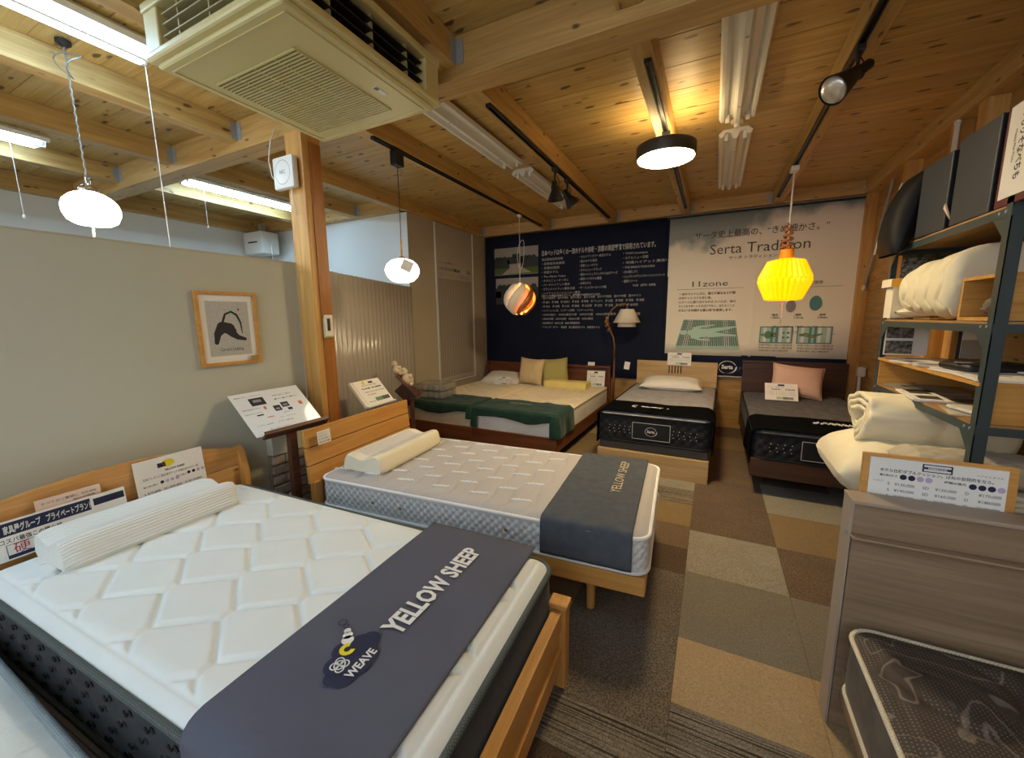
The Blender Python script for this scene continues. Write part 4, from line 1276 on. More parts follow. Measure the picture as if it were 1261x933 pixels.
for i, (a, z_, s_, w_) in enumerate(((-0.20, 0.30, '寝室をデザインするベッド', 0.16), (-0.20, 0.20, '天然木の質感を生かした仕上げ', 0.11), (-0.20, 0.165, '引出付きタイプ / すのこ床', 0.10), (-0.18, 0.07, 'シングル  ¥68,000', 0.10), (-0.05, 0.07, 'ダブル  ¥88,000', 0.10), (0.02, 0.245, '■□□ ■□□ ■□□', 0.15), (0.02, 0.275, '商品仕様のご案内', 0.12), (0.02, 0.13, '脚付きタイプ', 0.06), (-0.02, 0.10, 'カラー ナチュラル', 0.10), (-0.12, 0.03, '詳しくはスタッフまで', 0.12))):
    put_text(mk, s_, a, z_, 0.011, w_, y=yy)
mk.build('lettering', M_ink, inf); mg.build('photo_print', M_inkgrey, inf); mo.build('orange_print', M_inko, inf)

# framed cat print
fp = thing('framed_print', 'wood-framed print of a stretching black cat on the left partition', 'picture', (-2.603, 1.4, 1.185), rz=PI / 2)
w, h = 0.335, 0.43
for a in ((-w / 2, -w / 2 + 0.018, 0, h), (w / 2 - 0.018, w / 2, 0, h), (-w / 2 + 0.018, w / 2 - 0.018, 0, 0.018), (-w / 2 + 0.018, w / 2 - 0.018, h - 0.018, h)):
    MB().box(a[0], a[1], -0.025, 0, a[2], a[3], ch=0.0015).build('frame_rail', M_alder, fp)
MB().box(-w / 2 + 0.015, w / 2 - 0.015, -0.012, -0.002, 0.015, h - 0.015).build('mat_board', M_paper, fp)
mb = MB(); rect(mb, -0.115, 0.12, 0.055, 0.375, -0.0125); mb.build('print_ground', fabric('print_ground', 'c3c3bb', 'b2b2ab', 0.9, 200, 0.05, 0, 90, 0.8), fp)
ct = MB(); yc = -0.0130
def blob(pts, y=yc, mb=None):
    (mb or ct).add([(x, y, z) for x, z in pts], [tuple(range(len(pts)))])
# legs and body as a band of circles along curves
def stroke(pts, rads, mb, y=yc, n=12):
    for i in range(len(pts) - 1):
        for k in range(6):
            t = k / 6; disc(mb, pts[i][0] * (1 - t) + pts[i + 1][0] * t, pts[i][1] * (1 - t) + pts[i + 1][1] * t, rads[i] * (1 - t) + rads[i + 1] * t, y - 0.00001 * (i * 6 + k), n)
    disc(mb, pts[-1][0], pts[-1][1], rads[-1], y - 0.0005, n)
stroke([(-0.075, 0.135), (-0.065, 0.185), (-0.035, 0.225), (0.0, 0.215), (0.018, 0.185), (0.045, 0.162), (0.085, 0.150)], [0.012, 0.02, 0.032, 0.034, 0.022, 0.015, 0.010], ct)
stroke([(-0.03, 0.26), (-0.015, 0.30), (0.02, 0.315), (0.05, 0.295), (0.068, 0.25), (0.073, 0.19)], [0.007, 0.006, 0.006, 0.007, 0.006, 0.004], ct)
disc(ct, 0.025, 0.195, 0.016, yc - 0.0006); disc(ct, 0.018, 0.208, 0.006, yc - 0.0006); disc(ct, 0.034, 0.208, 0.006, yc - 0.0006)
put_text(ct, 'Cat and Ladybug', -0.06, 0.085, 0.028, 0.135, y=yc, shear=0.3)
ct.build('cat_print', M_ink, fp)
mb = MB(); disc(mb, 0.062, 0.328, 0.006, yc); mb.build('ladybug_print', M_inkr, fp)
MB().box(0.10, 0.152, -0.027, -0.0255, 0.012, 0.045).build('price_label', plain('kraft_label', 'a98d4e', 0.7), fp)

# poster hanging on the beige wall
po = thing('wall_hanging', 'tall sheer fabric poster with fine print hanging on the beige left wall', 'poster', (-3.362, 4.92, 0.57), rz=PI / 2)
def shf(u, v): return (-0.455 + 0.91 * u, -0.004 - 0.006 * math.sin(u * 14) * (1 - v) - 0.003, 2.13 * v)
MB().grid(shf, 30, 4).build('cloth', fabric('poster_cloth', 'b9b3a6', 'b0aa9d', 0.9, 200, 0.2), po, smooth=True)
mb = MB(); rect(mb, -0.42, 0.40, 0.05, 1.42, -0.0155)
mb.build('lace_print', knit('lace_print', '8d857b', 'b1aa9e', 150, 150, 0.9, thr=0.2), po)
mb = MB(); put_text(mb, 'マットレスの内部構造について', -0.40, 1.62, 0.03, 0.4, y=-0.0155); put_text(mb, 'シモンズベッドの寝心地', -0.40, 1.53, 0.05, 0.5, y=-0.0155, bold=0.02); put_text(mb, '理由', 0.28, 1.53, 0.05, 0.1, y=-0.0155)
for k in range(2): put_text(mb, '独立した一つひとつのポケットコイルが身体を点で支えます', -0.40, 1.475 - k * 0.03, 0.018, 0.78, y=-0.0155)
mb.build('lettering', M_ink, po)
mb = MB()
for a in ((-0.47, -0.455, -0.02, 2.13), (0.455, 0.47, -0.02, 2.13), (-0.47, 0.47, -0.035, -0.02)): mb.box(a[0], a[1], -0.02, 0, a[2], a[3])
mb.build('border_frame', M_wallw, po)

# ============================================================ BANNERS
M_navy = fabric('navy_cloth', '141c33', '101728', 0.75, 300, 0.15, 0.05, 3, 0.6)
nb = thing('navy_banner', 'huge navy wall banner with white Japanese hotel lists and two photographs', 'banner', (-1.98, 5.765, 0.58))
def nbf(u, v):
    x = -1.365 + 2.765 * u; return (x, 0.004 * math.sin(x * 9) * math.sin(v * 5 + 1) - 0.003 + 0.003 * math.sin(x * 3.1), 2.125 * v)
c_ = MB().grid(nbf, 60, 16).build('cloth', M_navy, nb, smooth=True); c_.modifiers.new('s', 'SOLIDIFY').thickness = 0.002
z0 = 0.58
mb = MB(); yb = -0.014
def tb(s, x, z, h, w=None, b_=0.0): put_text(mb, s, x + 1.98, z - z0, h, w, y=yb, bold=b_)
tb('日本ベッドは多くの一流ホテルや赤坂・京都の両迎賓館で採用されています。', -2.36, 2.36, 0.085, 1.62, 0.02)
c1 = ['両迎賓館採用実績', '・迎賓館赤坂離宮', '・京都迎賓館', '・帝国ホテル', '・The Okura Tokyo', '・ホテルニューオータニ', '・パークハイアット東京', '・グランドハイアット東京/大阪', '・ハイアットリージェンシー東京']
c2 = ['・セルリアンタワー東急ホテル', '・庭のホテル東京', '・京都ニューホテル', '・ホテルニューグランド', '・横浜ベイシェラトンホテル&タワーズ', '・横浜ベイホテル東急', '・六甲ホテル', '・ザ・リッツカールトン大阪']
c3 = ['・YUKI boutique', '・ホテルニュー京都', '・沖縄ハイアット瀬良垣', '・THE BASICS FUKUOKA', '・びわ湖花しずく', '・シェラトングランドオーシャンリゾート', '・星野リゾート']
for k, s in enumerate(c1): tb(s, -2.36, 2.285 - k * 0.062, 0.042, [0.33, 0.36, 0.28, 0.26, 0.38, 0.42, 0.44, 0.52, 0.6][k])
for k, s in enumerate(c2): tb(s, -1.78, 2.285 - k * 0.062, 0.042, [0.45, 0.26, 0.27, 0.33, 0.55, 0.33, 0.18, 0.4][k])
for k, s in enumerate(c3): tb(s, -1.16, 2.285 - k * 0.062, 0.042, [0.32, 0.33, 0.6, 0.42, 0.2, 0.55, 0.2][k])
tb('その他　(順不同・敬称略)', -1.02, 1.855, 0.036, 0.3)
tb('日本ベッドの製品は客船やリゾート、保養施設でも採用されています。', -2.36, 1.70 + 0.055, 0.034, 0.9, 0.015)
rows = ['・星のや軽井沢　星のや東京　星のや富士　星のや京都　星のや竹富島　星のや沖縄　星のやバリ', '・界 遠州　界 津軽　界 鬼怒川　界 熱海　界 伊東　界 アンジン　界 出雲　界 阿蘇　界 霧島　界 別府', '・界 松本　界 加賀　界 川治　界 箱根　界 仙石原　界 日光　界 玉造　界 長門　界 由布院',
        '・リゾナーレ八ヶ岳　リゾナーレ熱海　リゾナーレトマム', '・OMO7旭川　OMO5東京大塚　OMO7大阪　OMO3京都東寺　OMO5京都祇園', '・OMO5沖縄　OMO3浅草　OMO5小樽　OMO5熊本', '・BEB5軽井沢　BEB5土浦　BEB5沖縄瀬良垣', '・トマム ザ・タワー　青森屋　奥入瀬渓流ホテル　西表島ホテル']
for k, s in enumerate(rows): tb(s, -2.36, 1.70 - k * 0.062 + 0.02, 0.038, [1.45, 1.5, 1.42, 0.8, 1.45, 0.8, 0.6, 0.9][k], 0.0)
mb.build('lettering', plain('silver_ink', 'c4c4c2', 0.7), nb)
# photographs printed on the banner
def photo(x0, x1, za, zb, kind):
    mb = MB(); rect(mb, x0 + 1.98, x1 + 1.98, za - z0, zb - z0, yb + 0.001); mb.build('photo_ground', plain('photo_grey_%s' % kind, '9a968e' if kind == 'a' else 'a19d94', 0.8), nb)
    W_, H_ = x1 - x0, zb - za
    dk = MB(); gn = MB(); lt = MB()
    def R(m, a, b_, c, d_): rect(m, x0 + 1.98 + a * W_, x0 + 1.98 + b_ * W_, za - z0 + c * H_, za - z0 + d_ * H_, yb - 0.0002)
    if kind == 'a':
        R(dk, 0, 0.35, 0.25, 0.55); R(dk, 0.62, 1, 0.25, 0.6); R(dk, 0.3, 0.7, 0.4, 0.66)
        for q in (0.06, 0.14, 0.24, 0.8, 0.9, 0.72): disc(dk, x0 + 1.98 + q * W_, za - z0 + 0.58 * H_, 0.045, yb - 0.0003)
        R(dk, 0.42, 0.6, 0.62, 0.76)
        R(gn, 0, 1, 0.02, 0.26)
        lt.add([(x0 + 1.98 + a * W_, yb - 0.0006, za - z0 + c * H_) for a, c in ((0.18, 0.02), (0.85, 0.06), (0.55, 0.34), (0.42, 0.34))], [(0, 1, 2, 3)])
    else:
        R(dk, 0, 1, 0.0, 0.62); 
        for q in (0.1, 0.2, 0.32, 0.4, 0.62, 0.9): disc(dk, x0 + 1.98 + q * W_, za - z0 + 0.64 * H_, 0.05, yb - 0.0003)
        R(gn, 0.3, 1, 0.02, 0.2)
    dk.build('photo_dark_shapes', plain('photo_dark_%s' % kind, '3a3e3c', 0.8), nb); gn.build('photo_green', plain('photo_green_%s' % kind, '56672e', 0.8), nb)
    if lt.v: lt.build('photo_path', plain('photo_path', 'a59d92', 0.8), nb)
    if kind == 'b':
        rr = MB(); R(rr, 0.0, 0.12, 0.25, 0.5); rr.build('photo_red', plain('photo_red', '7a2418', 0.8), nb)
photo(-3.17, -2.42, 2.11, 2.52, 'a'); photo(-3.15, -2.42, 1.66, 2.06, 'b')

cb = thing('cream_banner', 'cream wall banner headed Serta Tradition with clouds and mattress diagrams on a top rod', 'banner', (0.42, 5.735, 0.67))
m_, nt, b_ = newmat('cream_banner_print')
v = coords(nt, (1, 1, 1), rand=False)
sx = N(nt, 'ShaderNodeSeparateXYZ'); nt.links.new(v, sx.inputs[0])
n1 = N(nt, 'ShaderNodeTexNoise'); n1.inputs['Scale'].default_value = 2.6; n1.inputs['Detail'].default_value = 8; nt.links.new(v, n1.inputs['Vector'])
a1 = N(nt, 'ShaderNodeMath', operation='MULTIPLY_ADD'); a1.inputs[1].default_value = 0.55; nt.links.new(n1.outputs[0], a1.inputs[0])
zz = N(nt, 'ShaderNodeMapRange'); zz.inputs[1].default_value = 1.25; zz.inputs[2].default_value = 2.1; zz.inputs[3].default_value = -0.12; zz.inputs[4].default_value = 0.42; nt.links.new(sx.outputs[2], zz.inputs[0])
nt.links.new(zz.outputs[0], a1.inputs[2])
# darker sky to the left and centre
xr = N(nt, 'ShaderNodeMapRange'); xr.inputs[1].default_value = -1.0; xr.inputs[2].default_value = 0.6; xr.inputs[3].default_value = 0.06; xr.inputs[4].default_value = -0.18; nt.links.new(sx.outputs[0], xr.inputs[0])
a2 = N(nt, 'ShaderNodeMath', operation='ADD'); nt.links.new(a1.outputs[0], a2.inputs[0]); nt.links.new(xr.outputs[0], a2.inputs[1])
sky = ramp(nt, a2.outputs[0], 0.40, 0.50)
nt.links.new(mix(nt, srgb('f1e9d4'), srgb('96a09a'), sky), b_.inputs['Base Color'])
b_.inputs['Roughness'].default_value = 0.7
def cbf(u, v):
    x = -0.995 + 1.99 * u
    return (x, 0.004 * math.sin(x * 6 + 1) * (1.1 - v) - 0.004 * math.exp(-((x - 0.0) / 0.015) ** 2), 0.275 + 1.735 * v)
c_ = MB().grid(cbf, 120, 10).build('cloth', m_, cb, smooth=True); c_.modifiers.new('s', 'SOLIDIFY').thickness = 0.002
bd = MB()
bd.box(-1.01, 1.02, 0.0, 0.006, 0.02, 0.285); bd.box(0.985, 1.03, 0.0, 0.006, 0.275, 2.02); bd.box(-1.02, -0.985, 0.0, 0.006, 0.275, 2.02)
bd.build('navy_backing', M_navy, cb)
MB().tube([(-1.03, -0.01, 2.015), (1.04, -0.01, 2.015)], 0.012, 10).build('top_rod', M_bplast, cb)
MB().tube([(-1.03, -0.016, 2.03), (1.04, -0.016, 2.03)], 0.005, 8).build('rod_trim', M_steel, cb)
MB().tube([(-1.01, -0.005, 0.012), (1.02, -0.005, 0.012)], 0.007, 10).build('bottom_bar', M_offwhite, cb)
mb = MB(); yb = -0.0125
z0 = 0.67; X0 = 0.42
def tb(s, x, z, h, w=None, b_=0.0): put_text(mb, s, x - X0, z - z0, h, w, y=yb, bold=b_)
tb('サータ史上最高の、“きめ細かさ。”', -0.27, 2.40, 0.095, 1.36, 0.005)
tb('Serta Tradition', -0.09, 2.20, 0.17, 1.02, -0.004)
tb('サータ トラディション', 0.12, 2.13, 0.045, 0.5)
tb('11zone', -0.27, 1.815, 0.10, 0.40, -0.004)
rect(mb, -0.45 - X0, 0.30 - X0, 1.785 - z0, 1.788 - z0, yb)
for k, s in enumerate(['一台のマットレスに、硬さが異なる５種類', 'のポケットコイルを使用。', '11ゾーンに振り分けられたコイルが、体の', 'ラインをサポートするだけでなく、はたらくこと', 'のない“きめ細かな寝心地”を実現します。']):
    tb(s, -0.42, 1.715 - k * 0.052, 0.036, [0.64, 0.38, 0.65, 0.64, 0.62][k], 0.01)
tb('５種類の線径を使用', 1.02 - 0.3, 1.80, 0.04, 0.36); rect(mb, 0.55 - X0, 1.27 - X0, 1.765 - z0, 1.768 - z0, yb)
for k, (s, s2) in enumerate((('線径', '1.2mm'), ('線径', '1.4mm'), ('線径', '1.6mm'))):
    tb(s, 0.62 + k * 0.23, 1.44, 0.03, 0.06, 0.01); tb(s2, 0.61 + k * 0.23, 1.41, 0.028, 0.09, 0.01)
rect(mb, 0.708 - X0, 0.711 - X0, 1.34 - z0, 1.50 - z0, yb)
tb('最大の特徴は「背面」と「肩」に', 0.64, 1.345 - 0.05, 0.034, 0.5, 0.01); tb('配する極細1.2mm径のコイル', 0.68, 1.255 - 0.01, 0.034, 0.42, 0.01)
rect(mb, 0.5 - X0, 1.25 - X0, 1.228 - z0, 1.2305 - z0, yb)
for x_ in (0.51, 0.90):
    for k in range(3): tb('背中と腰のＳ字の部分にもっとも細いコイルを配置し体圧を分散', x_, 1.085 - k * 0.033, 0.022, 0.34 - 0.04 * (k == 2), 0.01)
tb('全', 0.295, 0.76, 0.03, 0.05)
mb.build('lettering', plain('brown_ink', '4a4640', 0.7), cb)
# diagrams
tg = MB(); lg = MB(); dg_ = MB(); bl = MB(); ww = MB(); oo = MB()
def px(x): return x - X0
def pz(z): return z - z0
quad = [(-0.43, 1.06), (0.30, 1.07), (0.24, 1.39), (-0.35, 1.40)]
dg_.add([(px(a), yb + 0.002, pz(c)) for a, c in quad], [(0, 1, 2, 3)])
lg.add([(px(a), yb + 0.001, pz(c)) for a, c in ((-0.435, 1.02), (0.305, 1.03), (0.30, 1.07), (-0.43, 1.06))], [(0, 1, 2, 3)])
for i in range(30):
    for (a0, a1) in ((0, 1),):
        t0, t1 = (i + 0.15) / 30, (i + 0.75) / 30
        P0 = lambda t: (quad[0][0] + (quad[1][0] - quad[0][0]) * t, quad[0][1] + (quad[1][1] - quad[0][1]) * t)
        P1 = lambda t: (quad[3][0] + (quad[2][0] - quad[3][0]) * t, quad[3][1] + (quad[2][1] - quad[3][1]) * t)
        m_k = ww if i % 10 in (3, 4, 5) else lg
        for r_ in range(16):
            s0, s1 = (r_ + 0.15) / 16, (r_ + 0.8) / 16
            A, B = P0(t0), P1(t0); C, D = P0(t1), P1(t1)
            q = [(A[0] + (B[0] - A[0]) * s0, A[1] + (B[1] - A[1]) * s0), (C[0] + (D[0] - C[0]) * s0, C[1] + (D[1] - C[1]) * s0), (C[0] + (D[0] - C[0]) * s1, C[1] + (D[1] - C[1]) * s1), (A[0] + (B[0] - A[0]) * s1, A[1] + (B[1] - A[1]) * s1)]
            m_k.add([(px(a), yb + 0.001, pz(c)) for a, c in q], [(0, 1, 2, 3)])
fig = MB()
def st(pts, rads): stroke([(px(a), pz(c)) for a, c in pts], rads, fig, yb - 0.0005, 10)
st([(-0.36, 1.235), (-0.33, 1.235)], [0.03, 0.03])
st([(-0.27, 1.235), (-0.18, 1.23), (-0.05, 1.235)], [0.03, 0.065, 0.045])
st([(-0.04, 1.255), (0.1, 1.285), (0.25, 1.31)], [0.035, 0.022, 0.012]); st([(-0.04, 1.21), (0.1, 1.21), (0.25, 1.20)], [0.035, 0.022, 0.012])
st([(-0.22, 1.29), (-0.12, 1.315), (0.0, 1.33)], [0.018, 0.013, 0.01]); st([(-0.24, 1.18), (-0.14, 1.145), (-0.04, 1.14)], [0.018, 0.013, 0.01])
fig.build('figure_print', plain('pale_jade_ink', 'b4d6c4', 0.7), cb)
disc(tg, px(1.035), pz(1.58), 0.085, yb, sx=0.7); disc(bl, px(0.80), pz(1.55), 0.07, yb, sx=0.7); 
for x_ in (0.51, 0.885):
    w_, h_ = 0.335, 0.20; zb_ = 1.115
    rect(tg, px(x_), px(x_ + w_), pz(zb_), pz(zb_ + h_), yb)
    rect(lg, px(x_ + 0.012), px(x_ + w_ - 0.012), pz(zb_ + 0.012), pz(zb_ + h_ - 0.012), yb - 0.0004)
    for q in (0.04, 0.2, 0.28): rect(ww, px(x_ + q), px(x_ + q + 0.03), pz(zb_ + 0.012), pz(zb_ + h_ - 0.012), yb - 0.0008)
    for q in (0.115, 0.165): rect(tg, px(x_ + q), px(x_ + q + 0.025), pz(zb_ + 0.012), pz(zb_ + h_ - 0.012), yb - 0.0009)
gb = MB()
disc(gb, px(0.60), pz(1.215), 0.045, yb - 0.0015); disc(gb, px(0.54), pz(1.215), 0.016, yb - 0.0015); disc(gb, px(0.66), pz(1.215), 0.03, yb - 0.0015)
for a, c in ((0.755, 1.24), (0.80, 1.24), (0.755, 1.185), (0.80, 1.185)): disc(gb, px(a), pz(c), 0.013, yb - 0.0015)
stroke([(px(0.92), pz(1.215)), (px(0.97), pz(1.22)), (px(1.03), pz(1.2)), (px(1.12), pz(1.23))], [0.015, 0.022, 0.02, 0.01], gb, yb - 0.0015, 10)
disc(oo, px(0.665), pz(1.21), 0.014, yb - 0.003); disc(oo, px(0.97), pz(1.215), 0.013, yb - 0.003); disc(oo, px(1.03), pz(1.2), 0.013, yb - 0.003)
tg.build('teal_print', M_inkt, cb); lg.build('pale_green_print', M_inkgl, cb); dg_.build('grid_print', plain('grid_green', '3e5a4e', 0.7), cb); bl.build('grey_print', M_inkgrey, cb); ww.build('white_print', M_inkw, cb); oo.build('orange_print', M_inko, cb); gb.build('green_print', M_inkg, cb)
def serta(g, cx, cz, r, y, M=None, lw=0.09):
    ring(g, cx, cz, r * (1 - lw), r, y, sx=1.22, a0=0.35, a1=2 * PI + 0.05, M=M)
    ring(g, cx + r * 0.05, cz - r * 0.02, r * 0.9, r * 0.98, y, sx=1.30, a0=-1.9, a1=0.2, M=M)
    put_text(g, 'Serta', cx, cz - r * 0.24, r * 0.85, r * 1.6, y=y, bold=0.05, align='c', M=M)
lg2 = MB(); serta(lg2, px(0.19), pz(0.80), 0.082, -0.002); put_text(lg2, 'サータ', px(0.325), pz(0.785), 0.03, 0.05, y=-0.002)
lg2.build('white_logo', M_inkw, cb)

# ============================================================ BACK ROW BEDS
RB = -PI / 2          # local x runs from the head towards the viewer
D1 = math.radians(-1.2)
# twin walnut beds
M_ivtop = M_ivory
GW = 'twin walnut beds by the navy banner'
def walnut_unit(cx, label_f, label_m, label_t, y_head, fl, fr, seed, sidemat):
    t = thing('bed', label_f, 'bed', (cx, y_head, 0), RB + D1, group=GW)
    for s in (-1, 1):
        MB().box(0.0, 1.99, s * 0.485 - 0.012, s * 0.485 + 0.012, 0.12, 0.265, ch=0.003).build('side_rail', M_walnut, t)
    MB().box(1.97, 1.995, -0.497, 0.497, 0.105, 0.265, ch=0.004).build('foot_rail', M_walnuty, t)
    MB().box(0.02, 1.97, -0.47, 0.47, 0.225, 0.245).build('slat_base', M_walnut, t)
    for x in (0.15, 1.85):
        for s in (-1, 1): MB().box(x - 0.03, x + 0.03, s * 0.43 - 0.03, s * 0.43 + 0.03, 0, 0.12).build('leg', M_walnut, t)
    m, z_ = mattress('mattress', label_m, (cx, y_head, 0.25), RB + D1, 1.955, 0.97, 0.235, M_ivtop, sidemat, fabric('ivory_tape', 'd9ccb0', 'cfc09f', 0.7), q_dash(0.16, 0.08, 0.05, 0.02, 0.016), diamond_side(0.055, 0.007, 0.005), r=0.06, rollw=0.06, nx=130, ny=80, pr=0.007, group='ivory mattresses on the walnut beds')
    th = drape('bed_throw', label_t, 'throw', (cx, y_head, 0.25), RB + D1, 1.50, 1.975, 0.97, 0.242, fl, fr, M_grn, group='green throws', r=0.035, wav=0.012, seed=seed, thick=0.006, lip=0.085, edge_noise=0.06, freq=5)
    # tucked under flap peeking below the mattress at one corner
    MB().box(1.90, 1.985, -0.5, -0.30 + 0.05 * seed, -0.055, 0.0, ch=0.01).build('tucked_corner', M_grn, th)
    mb = MB(); put_text(mb, 'NIHON BED', 0, 0, 0.045, 0.26, bold=0.0, M=flat(1.70, 0.06 if seed == 1 else 0.1, 0.272, -PI / 2))
    put_text(mb, 'SINCE 1926', 0, 0, 0.016, 0.14, M=flat(1.755, 0.0, 0.272, -PI / 2))
    mb.build('lettering', plain('ivory_thread_%d' % seed, 'd8d4c0', 0.6), th)
    return t
YH = 5.60
M_whside = fabric('white_border', 'e4e2da', 'd4d1c8', 0.7, 250, 0.3)
# headboards: continuous walnut shelf headboard
walnut_unit(-2.755, 'left walnut bed of the twin pair, next to the beige wall', 'ivory mattress of the left twin bed', 'dark green throw over the foot of the left twin bed', YH, 0.10, 0.10, 1, M_ivoryside)
walnut_unit(-1.765, 'right walnut bed of the twin pair, next to the floor lamp', 'ivory mattress of the right twin bed', 'dark green throw hanging off both corners of the right twin bed', YH - 0.02, 0.18, 0.20, 3, M_whside)
hb = thing('twin_headboard', 'wide walnut headboard with a shelf lip behind both twin beds', 'headboard', (-2.255, 5.615, 0))
MB().box(-0.985, 0.985, 0.02, 0.045, 0.2, 0.735, ch=0.003).build('panel', M_walnut, hb)
MB().box(-1.0, 1.0, -0.03, 0.10, 0.735, 0.757, ch=0.004).build('shelf_top', M_walnut, hb)
for s in (-1, 1):
    MB().prism([(0, 0), (0, 0)], 0, 0) if False else None
    MB().box(s * 0.985 - 0.012, s * 0.985 + 0.012, -0.02, 0.06, 0.0, 0.735, ch=0.003).build('side_panel', M_walnut, hb)

pillow('pillow', 'flat white pillow at the far left of the twin headboard', (-2.82, 5.36, 0.478), (0.25, 0.02, 0.05), 0.62, 0.40, 0.15, fabric('white_cotton', 'e6e2d8', 'dcd7cb', 0.85, 300, 0.2), seed=1, wr=0.012, group='white pillows')
M_cu1 = fabric('beige_linen', 'dcc79c', 'd0ba8c', 0.9, 350, 0.4)
M_cu2 = fabric('olive_linen', 'b8b070', 'aba262', 0.9, 350, 0.4)
pillow('cushion', 'beige linen cushion standing against the twin headboard', (-2.33, 5.36, 0.66), (PI / 2 - 0.2, 0.04, -0.15), 0.40, 0.38, 0.15, M_cu1, cat='cushion', seed=2, group='square cushions', wr=0.01)
pillow('cushion', 'olive green cushion half hidden behind the beige cushion', (-2.03, 5.47, 0.66), (PI / 2 - 0.2, -0.08, 0.25), 0.38, 0.38, 0.14, M_cu2, cat='cushion', seed=3, group='square cushions', wr=0.01)
M_yf = fabric('yellow_foam', 'e8d688', 'dfcb78', 0.85, 200, 0.3)
contour_pillow('pale yellow contour pillow on the right twin bed', (-1.77, 5.25, 0.478), 0.0, 0.60, 0.30, 0.11, 0.09, M_yf)

def dp(g, w, h, y): d_price(g, w, h, y)
sign('price_card', 'small white price card lying on the left twin bed in front of the white pillow', (-2.72, 5.08, 0.483), (-0.9, 0, 0.1), 0.24, 0.15, dp, group='mattress price cards')
sign('price_card', 'white price card leaning at the right end of the twin headboard', (-1.43, 5.46, 0.485), (-0.2, 0, 0.05), 0.25, 0.22, dp, group='mattress price cards')
sign('shelf_card', 'tiny blank white card standing on the twin headboard shelf', (-1.54, 5.63, 0.757), (-0.3, 0, 0), 0.10, 0.05, None)

# floor lamp
fl = thing('floor_lamp', 'arched brass floor lamp with a double white shade in front of the navy banner', 'floor lamp', (-1.175, 5.45, 0))
MB().lathe([(0.12, 0), (0.12, 0.015), (0.02, 0.03)], 32).build('base', M_walnut, fl, smooth=True, angle=40)
MB().lathe([(0.014, 0.02), (0.017, 0.5), (0.012, 0.92)], 14).build('wooden_pole', wood('lamp_pole', '6a3c22', '4e2a16', 'z', 0.4), fl, smooth=True)
arc = [(0.0, 0, 0.9), (0.0, 0, 1.05), (-0.02, 0, 1.17), (-0.06, 0, 1.26), (-0.09, 0, 1.33), (-0.10, 0, 1.40), (-0.09, 0, 1.47), (-0.05, 0, 1.54), (0.0, 0, 1.585), (0.06, 0, 1.61), (0.12, 0, 1.615), (0.145, 0, 1.60), (0.15, 0, 1.55)]
MB().tube(arc, 0.008, 8).build('arc_arm', M_brass, fl, smooth=True)
for k, (x_, z_, a) in enumerate(((-0.06, 1.28, 0.5), (-0.085, 1.34, 0.9), (-0.10, 1.39, 0.3))):
    MB().lathe([(0.0, -0.035), (0.018, -0.03), (0.022, 0.0), (0.018, 0.03), (0, 0.035)], 12, Matrix.Translation((x_ - 0.02, -0.005, z_)) @ Matrix.Rotation(a, 4, 'Y')).build('joint', M_brass, fl, smooth=True)
MB().box(-0.13, -0.10, -0.01, 0.01, 1.36, 1.45, ch=0.004, M=None).build('lever', M_brass, fl)
M_shade = fabric('linen_shade', 'e0d6c2', 'd6cab2', 0.9, 300, 0.2)
MB().lathe([(0.085, 1.545), (0.175, 1.37), (0.172, 1.37), (0.082, 1.543)], 40, Matrix.Translation((0.15, 0, 0)), cap=False).build('upper_shade', M_shade, fl, smooth=True)
MB().lathe([(0.11, 1.385), (0.12, 1.315), (0.117, 1.315), (0.107, 1.385)], 40, Matrix.Translation((0.15, 0, 0)), cap=False).build('lower_shade', M_shade, fl, smooth=True)
MB().lathe([(0.02, 1.55), (0.025, 1.45), (0.035, 1.42), (0.03, 1.38), (0, 1.36)], 16, Matrix.Translation((0.15, 0, 0))).build('bulb', M_white, fl, smooth=True)
MB().box(0.02, 0.09, -0.03, -0.028, 0.77, 0.87, M=Matrix.Rotation(0.15, 4, 'Y')).build('price_tag', M_paper, fl)

# oak bed
ob = thing('bed', 'light oak box bed with a slotted headboard', 'bed', (-0.41, 5.62, 0), RB + D1)
MB().box(0.0, 1.93, -0.485, 0.485, 0.0, 0.205, ch=0.003).build('box_base', [M_oaky], ob)
MB().box(0.0, 1.90, -0.475, 0.475, 0.205, 0.285, ch=0.012).build('grey_underlay', fabric('grey_felt', '56534f', '4b4845', 0.9, 200, 0.3), ob)
hb = MB()
hx0, hx1 = -0.03, 0.0
sl = [(-0.085 + k * 0.036) for k in range(5)]
hb.box(hx0, hx1, -0.49, 0.49, 0.2, 0.70); 
ys = [-0.49] + [v for s_ in sl for v in (s_, s_ + 0.014)] + [0.49]
for k in range(0, len(ys), 2): hb.box(hx0, hx1, ys[k], ys[k + 1], 0.70, 0.80)
hb.box(hx0, hx1, -0.49, 0.49, 0.80, 0.862)
hb.box(hx0 - 0.035, hx0 - 0.01, -0.475, 0.49, 0.2, 0.85)
hb.build('headboard', M_oaky, ob)
MB().box(hx0 - 0.006, hx0 - 0.002, -0.11, 0.10, 0.69, 0.81).build('slot_backing', M_dark, ob)
om, zt = mattress('mattress', 'black bordered hotel mattress with a grey top on the light oak bed', (-0.41, 5.61, 0.285), RB + D1, 1.90, 0.975, 0.275, M_greytop, M_blackq, M_pipek,
    q_dash(0.18, 0.09, 0.02, 0.02, 0.008), diamond_side(0.085, 0.01, 0.007), r=0.07, rollw=0.08, nx=130, ny=80, pr=0.009)
